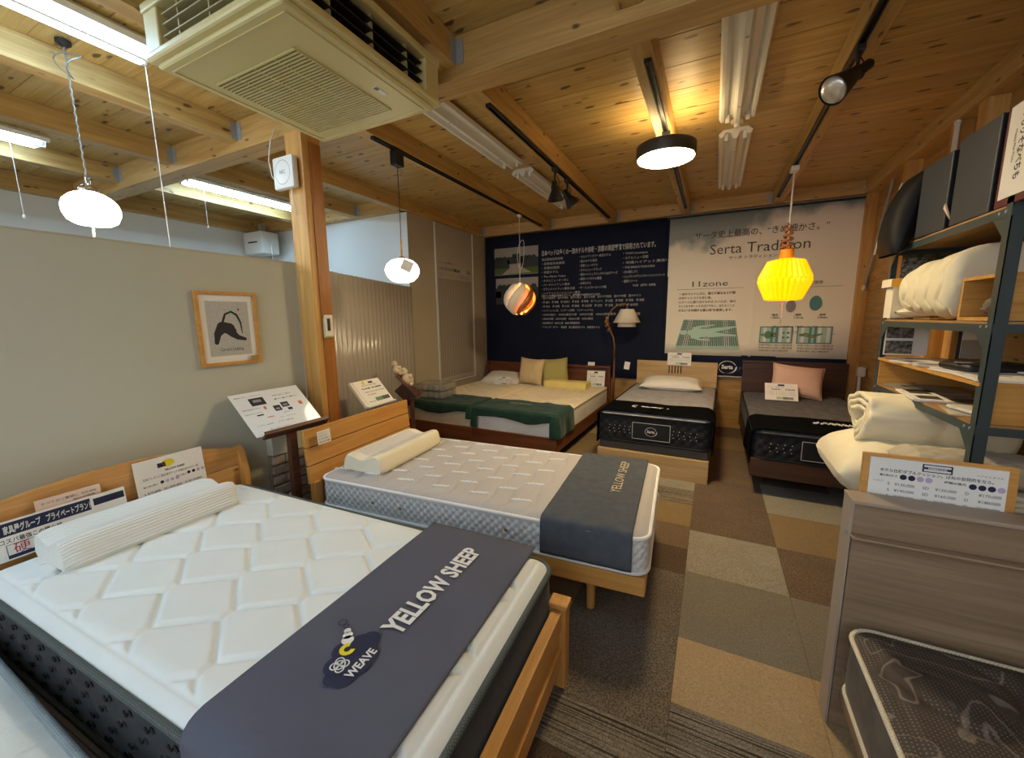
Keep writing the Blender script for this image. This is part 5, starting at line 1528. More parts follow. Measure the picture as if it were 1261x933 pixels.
def foot_badge(m, L, H, cy=0.0, bw=0.33, bh=0.155, zc=0.125):
    """silver framed badge and stitched dots on the foot side"""
    Mx = Matrix.Translation((L + 0.009, cy, zc)) @ Matrix.Rotation(PI / 2, 4, 'Z')
    fr = MB()
    for a in ((-bw / 2, bw / 2, bh / 2 - 0.004, bh / 2), (-bw / 2, bw / 2, -bh / 2, -bh / 2 + 0.004), (-bw / 2, -bw / 2 + 0.004, -bh / 2, bh / 2), (bw / 2 - 0.004, bw / 2, -bh / 2, bh / 2)):
        fr.box(a[0], a[1], -0.003, 0.0, a[2], a[3], M=Mx)
    serta(fr, 0, 0, 0.042, -0.0022, M=Mx)
    fr.build('silver_emblem', plain('silver_thread_%s' % m.name, 'c9c9c4', 0.4, 0.2), m)
    MB().box(-bw / 2, bw / 2, -0.0015, 0.006, -bh / 2, bh / 2, M=Mx).build('badge_panel', M_blackq, m)
    dt = MB()
    for k in range(-9, 10):
        xx = k * 0.047
        if abs(xx) < bw / 2 + 0.02 or abs(xx) > 0.42: continue
        for zz in (-0.03, 0.0, 0.03):
            disc(dt, xx + (0.004 if zz else -0.004), zz, 0.0035, -0.0028, 8, M=Mx)
    dt.build('stitched_dots', plain('dot_thread_%s' % m.name, 'd8d4c8', 0.5), m)
foot_badge(om, 1.90, 0.275)
th = drape('bed_throw', 'black velvet throw with a white script mark over the foot of the oak bed', 'throw', (-0.41, 5.61, 0.285), RB + D1, 1.42, 1.885, 0.975, 0.283, 0.27, 0.27, M_blk, group='black throws', r=0.05, wav=0.006, seed=4, thick=0.006, edge_noise=0.04)
mb = MB(); Mx = flat(1.66, 0.07, 0.3045, -PI / 2)
put_text(mb, 'Serta', 0.0, 0, 0.07, 0.20, bold=0.03, shear=0.3, M=Mx); ring(mb, 0.24, 0.025, 0.03, 0.045, 0, a0=-1.6, a1=1.6, M=Mx); ring(mb, -0.03, 0.02, 0.012, 0.02, 0, a0=1.6, a1=4.4, M=Mx)
mb.build('white_script', M_inkw, th)
pillow('pillow', 'plump white pillow lying on the light oak bed', (-0.42, 5.25, 0.563), (0.12, 0, 0.0), 0.70, 0.40, 0.15, MATS['white_cotton'], seed=5, wr=0.008, group='white pillows')
sign('price_card', 'white price card standing on the light oak headboard under the cream banner', (-0.37, 5.60, 0.815), (-0.08, 0, 0), 0.285, 0.165, dp, group='mattress price cards')

# dark walnut bed
kb = thing('bed', 'dark walnut bed with a ledged headboard at the right of the back row', 'bed', (0.855, 5.60, 0), RB + math.radians(-0.6))
for s in (-1, 1): MB().box(0.0, 1.96, s * 0.488 - 0.012, s * 0.488 + 0.012, 0.16, 0.31, ch=0.003).build('side_rail', M_dwal, kb)
MB().box(1.94, 1.968, -0.50, 0.50, 0.16, 0.31, ch=0.004).build('foot_rail', M_dwaly, kb)
MB().box(0.0, 1.94, -0.475, 0.475, 0.285, 0.305).build('slat_base', M_dwal, kb)
for x in (0.1, 1.62):
    for s in (-1, 1): MB().lathe([(0.022, 0), (0.032, 0.17)], 14, Matrix.Translation((x, s * 0.38, 0))).build('leg', M_dwal, kb, smooth=True, angle=40)
MB().box(-0.05, -0.005, -0.50, 0.515, 0.1, 0.80, ch=0.003).build('headboard_panel', M_dwaly, kb)
MB().box(-0.085, -0.005, -0.505, 0.515, 0.80, 0.885, ch=0.003).build('headboard_ledge', M_dwaly, kb)
MB().box(-0.075, 0.012, -0.508, 0.518, 0.885, 0.905, ch=0.003).build('headboard_cap', M_dwaly, kb)
km, zt = mattress('mattress', 'black bordered mattress with a charcoal top on the dark walnut bed', (0.855, 5.58, 0.305), RB + math.radians(-0.6), 1.94, 0.98, 0.235, M_dgreytop, M_blackq, M_pipek,
    q_dash(0.30, 0.10, 0.12, 0.02, 0.008), diamond_side(0.085, 0.01, 0.007), r=0.08, rollw=0.08, nx=120, ny=80, pr=0.009)
foot_badge(km, 1.94, 0.235, cy=0.0, bw=0.34, bh=0.15, zc=0.11)
th = drape('bed_throw', 'black velvet throw over the foot of the dark walnut bed', 'throw', (0.855, 5.58, 0.305), RB + math.radians(-0.6), 1.40, 1.93, 0.98, 0.243, 0.24, 0.24, M_blk, group='black throws', r=0.05, wav=0.010, seed=8, thick=0.006, edge_noise=0.03)
mb = MB()
for k in range(8):
    pts = [(1.64 + 0.02 * math.sin(k + q * 0.8), -0.06 + k * 0.048 + 0.036 * q / 5, 0.272) for q in range(7)]
    mb.tube(pts, [0.004 + 0.005 * ((q + k) % 2) for q in range(7)], 5)
mb.build('white_script', M_inkw, th)
pillow('cushion', 'dusty pink cushion leaning on the dark walnut headboard', (0.86, 5.36, 0.70), (PI / 2 - 0.42, 0.10, 0.0), 0.48, 0.36, 0.15, fabric('dusty_pink', 'dcb8a2', 'd2ab94', 0.9, 350, 0.3), cat='cushion', seed=9, wr=0.01, group='square cushions')
sign('price_card', 'white price card lying against the pink cushion on the dark walnut bed', (0.70, 5.03, 0.548), (-0.6, 0, 0.03), 0.30, 0.20, dp, group='mattress price cards')

# toy stand by the screen
ts = thing('toy_stand', 'small dark wooden lectern with soft toys in front of the corrugated screen', 'stand', (-2.62, 3.02, 0), 0.66)
MB().box(-0.02, 0.02, -0.02, 0.02, 0, 0.74, ch=0.003).build('post', M_standwood, ts)
MB().box(-0.13, 0.13, -0.13, 0.13, 0, 0.02, ch=0.003).build('base', M_standwood, ts)
Mt = Matrix.Translation((-0.10, 0, 0.885)) @ Matrix.Rotation(PI / 2, 4, 'Z') @ Matrix.Rotation(math.radians(-52 - 0), 4, 'X')
Mt2 = Matrix.Translation((0.055, 0.0, 0.705)) @ Matrix.Rotation(math.radians(48), 4, 'Y')
MB().box(-0.28, 0.0, -0.16, 0.16, 0.0, 0.015, M=Mt2, ch=0.002).build('tray', M_standwood, ts)
MB().box(-0.0, 0.015, -0.17, 0.17, -0.005, 0.05, M=Mt2, ch=0.002).build('ledge', M_standwood, ts)
MB().box(-0.18, -0.02, -0.012, 0.012, -0.13, 0.0, M=Mt2).build('bracket', M_standwood, ts)
def plush(loc, label, s=1.0, rot=(0, 0, 0)):
    t = thing('plush_toy', label, 'soft toy', loc, rot=rot, group='plush toys on the small lectern')
    M_pl = MATS.get('plush_cream') or fabric('plush_cream', 'e2d2b4', 'd2bf9c', 0.95, 120, 1.0, 0.3)
    def ball(r, x, y, z, nm, sy=1.0):
        MB().lathe([(r * math.sin(a), -r * math.cos(a)) for a in [PI * k / 10 for k in range(11)]], 16, Matrix.Translation((x, y, z)) @ Matrix.Diagonal((1, sy, 1, 1)), cap=False).build(nm, M_pl, t, smooth=True)
    ball(0.062 * s, 0, 0, 0.0, 'body', 1.1); ball(0.04 * s, -0.055 * s, 0, 0.07 * s, 'head')
    ball(0.014 * s, -0.06 * s, 0.035 * s, 0.095 * s, 'ear'); ball(0.014 * s, -0.06 * s, -0.035 * s, 0.095 * s, 'ear')
    for a in (-0.035, 0.035): ball(0.02 * s, 0.05 * s, a * s, -0.03 * s, 'foot'); ball(0.017 * s, 0.02 * s, a * 1.5 * s, 0.045 * s, 'arm')
    return t
plush((-2.62 - 0.035 * 0.79, 3.02 - 0.035 * 0.61, 0.86), 'larger cream plush toy, lower on the small lectern', 0.95, (0, 0.3, 0.66))
plush((-2.62 - 0.125 * 0.79, 3.02 - 0.125 * 0.61, 0.955), 'smaller cream plush toy at the top of the small lectern', 0.75, (0, 0.3, 0.66))

# stacked clear cases holding pocket springs
M_acr, nt, b_ = newmat('clear_acrylic')
b_.inputs['Base Color'].default_value = (0.95, 0.95, 0.93, 1); b_.inputs['Roughness'].default_value = 0.08; b_.inputs['Transmission Weight'].default_value = 0.9; b_.inputs['IOR'].default_value = 1.15
M_spr = fabric('spring_pocket', 'd6d2c8', 'b8b3a8', 0.8, 150, 0.4)
for k, lab in enumerate(('clear case of wrapped springs at the bottom of the stack on the green throw', 'clear case of wrapped springs on top of the stack by the beige wall')):
    t = thing('spring_case', lab, 'display case', (-2.98, 3.88, 0.515 + k * 0.085), 0.12, group='clear spring cases')
    cs_ = MB()
    for a in ((-0.19, 0.19, -0.16, 0.16, 0, 0.003), (-0.19, 0.19, -0.16, 0.16, 0.078, 0.081), (-0.19, -0.187, -0.16, 0.16, 0, 0.08), (0.187, 0.19, -0.16, 0.16, 0, 0.08), (-0.19, 0.19, -0.16, -0.157, 0, 0.08), (-0.19, 0.19, 0.157, 0.16, 0, 0.08)):
        cs_.box(*a)
    cs_.build('case', M_acr, t)
    for i in range(5):
        for j in range(4):
            MB().lathe([(0.02, 0), (0.034, 0.01), (0.034, 0.062), (0.02, 0.072)], 12, Matrix.Translation((-0.15 + i * 0.075, -0.115 + j * 0.077, 0.004))).build('pocket_spring', M_spr, t, smooth=True)

# ============================================================ NEAR RIGHT BED
nr = thing('bed', 'grey oak bed with a ledged headboard at the bottom right', 'bed', (0.942, 1.60, 0), RB)
MB().box(-0.04, 0.0, -0.49, 0.60, 0.0, 0.727, ch=0.003).build('headboard_panel', M_grey_oak if False else wood('grey_oak_y', '9c8368', '7f684f', 'y', 0.5, 0.7, False, vary=0.04), nr)
MB().box(-0.085, -0.045, -0.494, 0.60, 0.0, 0.842, ch=0.002).build('headboard_back', MATS['grey_oak_y'], nr)
MB().box(-0.045, 0.03, -0.496, 0.60, 0.727, 0.734, ch=0.002).build('headboard_ledge', wood('grey_oak_pale', 'a58d73', '927a61', 'y', 0.5, 0.7, False), nr)
MB().box(-0.05, 0.0, -0.498, 0.60, 0.735, 0.838, ch=0.002).build('headboard_upper', MATS['grey_oak_y'], nr)
MB().box(-0.095, 0.006, -0.50, 0.60, 0.838, 0.849, ch=0.002).build('headboard_cap', M_grey_edge, nr)
MB().box(-0.086, 0.002, -0.500, -0.493, 0.0, 0.842).build('edge_strip', M_grey_edge, nr)
MB().lathe([(0.006, 0), (0.006, 0.006), (0, 0.007)], 12, Matrix.Translation((-0.02, -0.5, 0.735)) @ Matrix.Rotation(PI / 2, 4, 'X')).build('screw_cap', M_steel, nr)
for y in (-0.47, 0.56): MB().box(0.0, 2.0, y, y + 0.025, 0.12, 0.24, ch=0.003).build('side_rail', M_grey_oak, nr)
MB().box(0.0, 2.0, -0.445, 0.56, 0.2, 0.222).build('slat_base', M_grey_oak, nr)
m_, nt, b_ = newmat('brown_damask')
v = coords(nt, (1, 1, 1), rand=False)
nd = N(nt, 'ShaderNodeTexNoise'); nd.inputs['Scale'].default_value = 4.5; nd.inputs['Detail'].default_value = 1.5; nd.inputs['Distortion'].default_value = 1.2; nt.links.new(v, nd.inputs['Vector'])
mu = N(nt, 'ShaderNodeMath', operation='MULTIPLY'); mu.inputs[1].default_value = 34; nt.links.new(nd.outputs[0], mu.inputs[0])
si = N(nt, 'ShaderNodeMath', operation='SINE'); nt.links.new(mu.outputs[0], si.inputs[0])
line = ramp(nt, si.outputs[0], 0.93, 1.0)
mp = N(nt, 'ShaderNodeMapping'); mp.inputs['Scale'].default_value = (105, 105, 105); nt.links.new(v, mp.inputs[0])
sp = N(nt, 'ShaderNodeSeparateXYZ'); nt.links.new(mp.outputs[0], sp.inputs[0])
def frac(o):
    a = N(nt, 'ShaderNodeMath', operation='FRACT'); nt.links.new(o, a.inputs[0])
    s_ = N(nt, 'ShaderNodeMath', operation='SUBTRACT'); s_.inputs[1].default_value = 0.5; nt.links.new(a.outputs[0], s_.inputs[0])
    q_ = N(nt, 'ShaderNodeMath', operation='POWER'); q_.inputs[1].default_value = 2; nt.links.new(s_.outputs[0], q_.inputs[0]); return q_.outputs[0]
ad = N(nt, 'ShaderNodeMath', operation='ADD'); nt.links.new(frac(sp.outputs[0]), ad.inputs[0]); nt.links.new(frac(sp.outputs[1]), ad.inputs[1])
dot = ramp(nt, ad.outputs[0], 0.025, 0.05, (1, 1, 1, 1), (0, 0, 0, 1))
dm = N(nt, 'ShaderNodeMath', operation='MULTIPLY'); nt.links.new(dot, dm.inputs[0]); nt.links.new(ramp(nt, nd.outputs[0], 0.45, 0.5), dm.inputs[1])
d2 = N(nt, 'ShaderNodeMath', operation='MULTIPLY'); d2.inputs[1].default_value = 0.4; nt.links.new(dm.outputs[0], d2.inputs[0])
l2 = N(nt, 'ShaderNodeMath', operation='MULTIPLY'); l2.inputs[1].default_value = 0.55; nt.links.new(line, l2.inputs[0])
col = mix(nt, mix(nt, srgb('3d332c'), srgb('8e8378'), l2.outputs[0]), srgb('a39a8c'), d2.outputs[0])
nt.links.new(col, b_.inputs['Base Color']); b_.inputs['Roughness'].default_value = 0.72
bump(nt, b_, si.outputs[0], 0.25, 0.004)
def q_scroll(x, y):
    best = 1
    v_ = noise.noise(Vector((x * 3.2, y * 3.2, 8.0)))
    d = abs(v_) / 3.2
    return groove(d, 0.012, 0.010) + groove(min(x, abs(x)) - 0.035, 0.008, 0.008) + groove(abs(y) - 0.45, 0.008, 0.008)
nm_, zt = mattress('mattress', 'brown damask mattress with cream dotted piping at the bottom right', (0.945, 1.552, 0.225), RB, 1.95, 0.975, 0.225, m_, fabric('brown_border', '3d342e', '5f564e', 0.6, 60, 0.4, 0.1, 9, 1.0),
    knit('cream_dot_tape', 'd8cdb2', '5a4a38', 700, 700, 0.8, thr=0.75), q_scroll, None, r=0.07, rollw=0.07, nx=200, ny=110, pr=0.0075)
pb = thing('price_board', 'wood-backed board with hotel mattress prices standing behind the grey oak headboard', 'sign', (0.675, 1.705, 0.79), rot=(-0.06, 0.0, 0))
MB().box(-0.185, 0.185, 0.002, 0.02, 0, 0.192, ch=0.002).build('wooden_back', wood('board_pine', 'd79f55', 'c58c42', 'x', 0.45), pb)
MB().box(-0.167, 0.160, -0.003, 0.0015, 0.03, 0.182).build('paper_sheet', M_paper, pb)
mb = MB(); mn = MB(); mlil = MB(); y_ = -0.0036
w_ = 0.327
rect(mn, -0.036, 0.036, 0.150, 0.176, y_); ring(mb, 0, 0, 0.001, 0.002, y_)
mw = MB(); rect(mw, -0.032, 0.032, 0.153, 0.173, y_ - 0.0003)
for a in (0.1605,): rect(mn, -0.032, 0.032, 0.1595, 0.1665, y_ - 0.0005)
put_text(mw, 'SIMMONS', 0, 0.1603, 0.0072, 0.045, y=y_ - 0.0008, bold=0.03, align='c')
put_text(mb, 'ホテル仕様ダブルクッション。ばねの自発的をなら。', -0.14, 0.137, 0.012, 0.27, y=y_, bold=0.015)
put_text(mb, '寝心地の硬さ', -0.14, 0.121, 0.008, 0.045, y=y_, bold=0.02); put_text(mb, '睡眠の復元', 0.02, 0.121, 0.008, 0.05, y=y_, bold=0.02)
for k in range(4): disc(mn if k < 2 else mlil, -0.08 + k * 0.021, 0.123, 0.009, y_)
for k in range(4): disc(mn if k < 3 else mlil, 0.085 + k * 0.021, 0.120, 0.009, y_)
put_text(mb, 'ベッドサイズ', -0.155, 0.100, 0.008, 0.025, y=y_); put_text(mb, 'ペアセミダブル', 0.09, 0.155, 0.006, 0.06, y=y_)
for k, row in enumerate((('S', '¥130,000', 'SD', '¥150,000', 'D', '¥170,000'), ('S', '¥140,000', 'SD', '¥160,000', 'D', '¥180,000'), ('S', '¥150,000', 'SD', '¥170,000', 'D', '¥190,000'))):
    for q, (s, x_, ww_) in enumerate(zip(row, (-0.118, -0.10, -0.03, 0.0, 0.07, 0.10), (0.006, 0.05, 0.015, 0.05, 0.008, 0.05))):
        put_text(mb, s, x_, 0.092 - k * 0.021, 0.013, ww_, y=y_)
mb.build('lettering', M_ink, pb); mn.build('navy_print', M_inkb, pb); mw.build('white_print', M_inkw, pb); mlil.build('lilac_print', M_inkl, pb)

# ============================================================ SHELVING
SX0, SX1, SY0, SY1 = 1.0, 1.42, 2.30, 3.50
rk = thing('steel_shelf', 'slate green steel angle shelving unit against the right plank wall', 'shelving', (SX0, SY0, 0))
W_, L_ = SX1 - SX0, SY1 - SY0
for ax, ay in ((0, 0), (0, L_), (W_, 0), (W_, L_)):
    sx_ = 1 if ax == 0 else -1; sy_ = 1 if ay == 0 else -1
    mb = MB()
    mb.box(min(ax, ax + sx_ * 0.042), max(ax, ax + sx_ * 0.042), min(ay, ay + sy_ * 0.003), max(ay, ay + sy_ * 0.003), 0, 1.90)
    mb.box(min(ax, ax + sx_ * 0.003), max(ax, ax + sx_ * 0.003), min(ay, ay + sy_ * 0.042), max(ay, ay + sy_ * 0.042), 0, 1.90)
    mb.build('upright', M_green_steel, rk)
LV = [0.995, 1.165, 1.415, 1.865]
for z in (0.985, 1.405, 1.855):
    mb = MB()
    mb.box(0, W_, -0.002, 0.0, z - 0.035, z + 0.0); mb.box(0, W_, L_, L_ + 0.002, z - 0.035, z)
    mb.box(-0.002, 0.0, 0, L_, z - 0.035, z); mb.box(W_, W_ + 0.002, 0, L_, z - 0.035, z)
    mb.build('shelf_rail', M_green_steel, rk)
    MB().box(0.003, W_ - 0.003, 0.003, L_ - 0.003, z - 0.004, z + 0.010).build('shelf_board', M_shelfply, rk)
for (ay, s) in ((0.003, 1), (L_ - 0.003, -1)):
    for z in (1.82, 1.37, 0.95):
        MB().add([(-0.001, ay, z), (-0.001, ay + s * 0.11, z), (-0.001, ay, z - 0.11), (0.001, ay, z), (0.001, ay + s * 0.11, z), (0.001, ay, z - 0.11)], [(0, 1, 2), (3, 5, 4), (0, 3, 4, 1), (1, 4, 5, 2), (2, 5, 3, 0)]).build('gusset', M_green_steel, rk)
for z in (1.84, 1.395, 0.97):
    for ay in (0.03, 0.07, L_ - 0.04):
        MB().lathe([(0.006, 0), (0.006, 0.004), (0, 0.005)], 8, Matrix.Translation((-0.002, ay, z)) @ Matrix.Rotation(-PI / 2, 4, 'Y')).build('bolt', M_steel, rk)

# wooden insert with two levels of brochures
cr = thing('wooden_insert', 'pine shelf insert with side and back boards on the lowest visible shelf', 'shelf insert', (1.005, 2.315, 0.996))
MB().box(0, 0.41, 0.0, 0.018, 0, 0.155).build('end_board', M_boxwood, cr)
MB().box(0, 0.41, 1.13, 1.148, 0, 0.155).build('end_board', M_boxwood, cr)
MB().box(0.395, 0.41, 0.018, 1.13, 0, 0.155).build('back_board', M_shelfply, cr)
MB().box(-0.01, 0.41, 0.0, 1.148, 0.155, 0.170).build('top_board', M_boxwood, cr)

# papers on the insert and below
GP = 'brochures on the shelving'
def sheets(label, x, y, z, w, d, n, rz, mat, art=None, cat='brochure', th=0.0022):
    t = thing('brochure_stack', label, cat, (x, y, z), rz, group=GP)
    for k in range(n):
        o_ = rnd.uniform(-0.006, 0.006); 
        MB().box(-w / 2 + o_, w / 2 + o_, -d / 2, d / 2, k * th, k * th + th * 0.9).build('sheet', mat, t)
    if art:
        mb = MB()
        for a in art: mb.box(a[0] * w, a[1] * w, a[2] * d, a[3] * d, n * th, n * th + 0.0004)
        mb.build('cover_print', MATS.get('cover_grey') or plain('cover_grey', '4a4640', 0.6), t)
    return t
M_mag = plain('grey_cover', '8d8a84', 0.35); M_magb = plain('black_cover', '1d1c1c', 0.35)
sheets('grey-covered booklets at the far end of the insert top', 1.16, 3.33, 1.168, 0.28, 0.2, 3, 0.1, M_mag, [(-0.3, 0.1, -0.2, 0.2)])
sheets('white leaflets sliding off the far front edge of the insert top', 1.08, 3.12, 1.168, 0.20, 0.15, 4, 0.3, M_paper, [(-0.4, 0.0, -0.4, 0.3)])
sheets('glossy dark-striped leaflets on the middle of the insert top', 1.12, 2.95, 1.168, 0.22, 0.16, 5, -0.2, M_offwhite, [(-0.45, 0.4, -0.3, 0.0)])
sheets('white magazines under the black pouch', 1.17, 2.70, 1.168, 0.30, 0.22, 6, 0.15, M_paper)
sheets('white printed papers at the near end of the insert top', 1.12, 2.46, 1.168, 0.22, 0.28, 4, -0.1, M_paper, [(-0.3, 0.2, 0.1, 0.14)])
sheets('loose white sheets behind the black pouch', 1.30, 2.62, 1.185, 0.18, 0.24, 3, 0.5, M_paper)
bgp = thing('black_pouch', 'black zip pouch lying on magazines on the insert', 'pouch', (1.17, 2.66, 1.184), 0.2)
MB().box(-0.14, 0.14, -0.10, 0.10, 0, 0.035, ch=0.015).build('body', M_bplast, bgp, smooth=True)
MB().lathe([(0.022, 0), (0.03, 0.001), (0.03, 0.003), (0.022, 0.004)], 24, Matrix.Translation((-0.12, -0.03, 0.037)), cap=False).build('zip_ring', M_steel, bgp)
sheets('grey catalogue with black photos at the far end of the lower insert', 1.15, 3.22, 0.997, 0.26, 0.34, 5, 0.05, M_mag, [(-0.3, 0.0, -0.3, -0.1), (-0.3, 0.0, 0.05, 0.25)])
sheets('fanned white leaflets along the lower front edge of the insert', 1.06, 2.95, 0.997, 0.15, 0.36, 5, -0.1, M_paper, [(-0.3, 0.3, -0.4, -0.1), (-0.3, 0.3, 0.1, 0.35)])
sheets('dark blue booklets in the lower insert', 1.2, 2.85, 0.997, 0.2, 0.26, 3, 0.2, M_mag, [(-0.4, 0.2, -0.2, 0.2)])
sheets('thick white catalogues at the near end of the lower insert', 1.16, 2.50, 0.997, 0.24, 0.24, 12, 0.15, M_offwhite)
sheets('clear-wrapped papers at the near front of the lower insert', 1.06, 2.55, 0.997, 0.13, 0.22, 3, -0.2, plain('plastic_sleeve', 'd9cfb4', 0.15))

# hanging pictures and leaflets between the lower shelves
def upright(name, label, y, z, w, h, mat, art, cat='poster', x=1.03, rz=0.0, lean=0.0, M2=None):
    t = thing(name, label, cat, (x, y, z), rot=(lean, 0, rz))
    MB().box(-w / 2, w / 2, -0.002, 0.002, 0, h).build('sheet', mat, t)
    for i, (a, m) in enumerate(art or []):
        mb = MB(); rect(mb, a[0] * w, a[1] * w, a[2] * h, a[3] * h, -0.003 - 0.0003 * i); mb.build('photo_print', m, t)
    return t
M_pg = fabric('photo_grain', '8a8780', '2c2f33', 0.6, 200, 0.0, 0, 45, 1.0)
upright('photo_poster', 'white sheet with two black-and-white photos hung at the far end of the shelving', 3.46, 1.185, 0.14, 0.21, M_paper, [((-0.45, 0.5, 0.52, 0.98), M_pg), ((-0.45, 0.5, 0.04, 0.44), M_pg)], x=1.085)
upright('blank_sheet', 'plain white sheet beside the two-photo poster', 3.47, 1.185, 0.075, 0.21, M_paper, None, x=1.195)
upright('tall_leaflet', 'narrow cream leaflet hanging in front of a stud below the comforter', 3.30, 1.185, 0.09, 0.20, M_card, [((-0.5, 0.5, 0.0, 0.55), plain('beige_print', 'a89e8a', 0.7))], x=1.36, rz=0.1)
upright('dark_poster', 'dark poster with a white swirl mark behind the black cushion bag', 3.47, 1.87, 0.16, 0.28, plain('charcoal_sheet', '2a2724', 0.6), [((-0.25, 0.2, 0.62, 0.82), M_inkgrey), ((-0.5, 0.1, 0.0, 0.45), M_pg)], x=1.13)
upright('sepia_photo', 'photo print of a garden propped behind the comforter', 3.46, 1.60, 0.34, 0.22, fabric('garden_photo', '6b6244', '2f3322', 0.6, 100, 0, 0, 18, 1.0), [((-0.5, -0.15, 0.0, 0.9), M_pg)], x=1.22)
upright('cork_panel', 'pale card propped at the far end of the second shelf', 3.44, 1.425, 0.12, 0.2, M_card, [((-0.3, 0.0, 0.0, 0.6), plain('sepia', '7d664c', 0.7))], x=1.08, cat='card')
ys_ = thing('yellow_label_box', 'small flat carton with a yellow label on the far end of the second shelf', 'carton', (1.10, 3.40, 1.615), 0.05)
MB().box(-0.13, 0.14, -0.07, 0.07, 0, 0.05, ch=0.003).build('carton', M_card, ys_)
MB().box(-0.13, -0.02, -0.0715, -0.07, 0.002, 0.048).build('yellow_label', plain('amber_label', 'dca22c', 0.6), ys_)
MB().box(-0.11, 0.13, -0.05, 0.05, -0.19, 0.0).build('support_card', M_card, ys_)
for k, (dx, hh, mt_) in enumerate(((0.0, 0.17, M_paper), (0.04, 0.18, M_card), (0.085, 0.16, M_pinkpaper))):
    bo = thing('booklet', ['white booklet standing under the yellow-labelled carton', 'cream booklet standing under the yellow-labelled carton', 'pinkish booklet standing under the yellow-labelled carton'][k], 'booklet', (1.03 + dx, 3.42, 1.417), 0.03)
    MB().box(-0.013, 0.013, -0.002, 0.05, 0, hh, ch=0.001).build('cover', mt_, bo)
    MB().box(-0.012, 0.012, 0.0, 0.051, 0.002, hh - 0.002).build('pages', M_paper, bo)

# soft goods
def blob_mesh(fn, nu, nv, name, mat, par, thick=None):
    return MB().grid(fn, nu, nv, wrapu=True).build(name, mat, par, smooth=True)
M_comf = fabric('ivory_comforter', 'e6dfc4', 'dcd3b4', 0.85, 250, 0.2, 0.1, 6, 0.5)
M_comf2 = fabric('cream_comforter', 'ece3c6', 'e2d5b2', 0.75, 250, 0.15, 0.2, 6, 0.5)
cm = thing('folded_comforter', 'quilted ivory comforter folded on the second shelf', 'comforter', (1.20, 3.05, 1.425))
def cf(u, v):
    a = u * 2 * PI; y = -0.43 + 0.74 * v
    e = min(1, (1 - v) / 0.16, v / 0.08); e = max(0.0, e) ** 0.5
    rz_ = 0.155 * e * (1.18 - 0.25 * v); rx = 0.205 * (0.75 + 0.25 * e)
    ca, sa = math.cos(a), math.sin(a)
    x = rx * math.copysign(abs(ca) ** 0.7, ca); z = rz_ * math.copysign(abs(sa) ** 0.75, sa)
    tr = abs((u * 10) % 1 - 0.5) * 2
    yy = (y + 0.05 * tr) % 0.15
    q2 = groove(min(yy, 0.15 - yy), 0.010, 0.016) + 0.010 * noise.noise(Vector((x * 7, y * 7, z * 7)))
    k = 1 - q2 / 0.15
    return (x * k - 0.02 * (1 - v), y, 0.165 + z * k)
blob_mesh(cf, 90, 70, 'quilt', M_comf, cm)
def cf2(u, v):
    a = u * 2 * PI; t_ = v
    r_ = 0.075 * math.sin(min(1, max(0.02, t_)) * PI) ** 0.5
    n_ = 1 + 0.15 * noise.noise(Vector((math.cos(a) * 2, math.sin(a) * 2, t_ * 4)))
    return (-0.17 + 0.26 * t_, 0.27 + r_ * math.cos(a) * n_, 0.175 + r_ * 0.85 * math.sin(a) * n_)
blob_mesh(cf2, 30, 24, 'rolled_end', M_comf, cm)
def cf3(u, v):
    a = u * 2 * PI
    r_ = 0.5 * math.sin(max(0.02, v) * PI * 0.98) ** 0.6
    n_ = 1 + 0.2 * noise.noise(Vector((math.cos(a) * 2, math.sin(a) * 2, v * 4 + 9)))
    return (-0.20 + 0.26 * v, 0.24 + 0.10 * r_ * 2 * math.cos(a) * n_, 0.035 + 0.035 * r_ * 2 * math.sin(a) * n_)
blob_mesh(cf3, 30, 20, 'loose_corner', M_comf, cm)
wbx = thing('wooden_box', 'open-fronted honey pine box at the near end of the second shelf', 'box', (1.01, 2.33, 1.418))
for a in ((0, 0.40, 0.0, 0.015, 0, 0.19), (0, 0.40, 0.255, 0.27, 0, 0.19), (0, 0.40, 0.015, 0.255, 0, 0.015), (0, 0.40, 0.015, 0.255, 0.175, 0.19), (0.385, 0.40, 0.015, 0.255, 0.015, 0.175)):
    MB().box(*a).build('board', M_boxwood, wbx)
cc = thing('crumpled_cloth', 'crumpled grey net cloth inside the honey pine box', 'cloth', (1.10, 2.46, 1.434))
def cg(u, v):
    a = u * 2 * PI; b = v * PI
    n_ = 1 + 0.35 * noise.noise(Vector((math.cos(a) * 3 * math.sin(b), math.sin(a) * 3 * math.sin(b), math.cos(b) * 3)))
    return (0.06 * math.sin(b) * math.cos(a) * n_, 0.08 * math.sin(b) * math.sin(a) * n_, 0.045 - 0.045 * math.cos(b) * n_)
blob_mesh(cg, 30, 16, 'net', fabric('net_grey', '8c857a', '4c463e', 0.9, 90, 0.8, 0, 30, 1.0), cc)

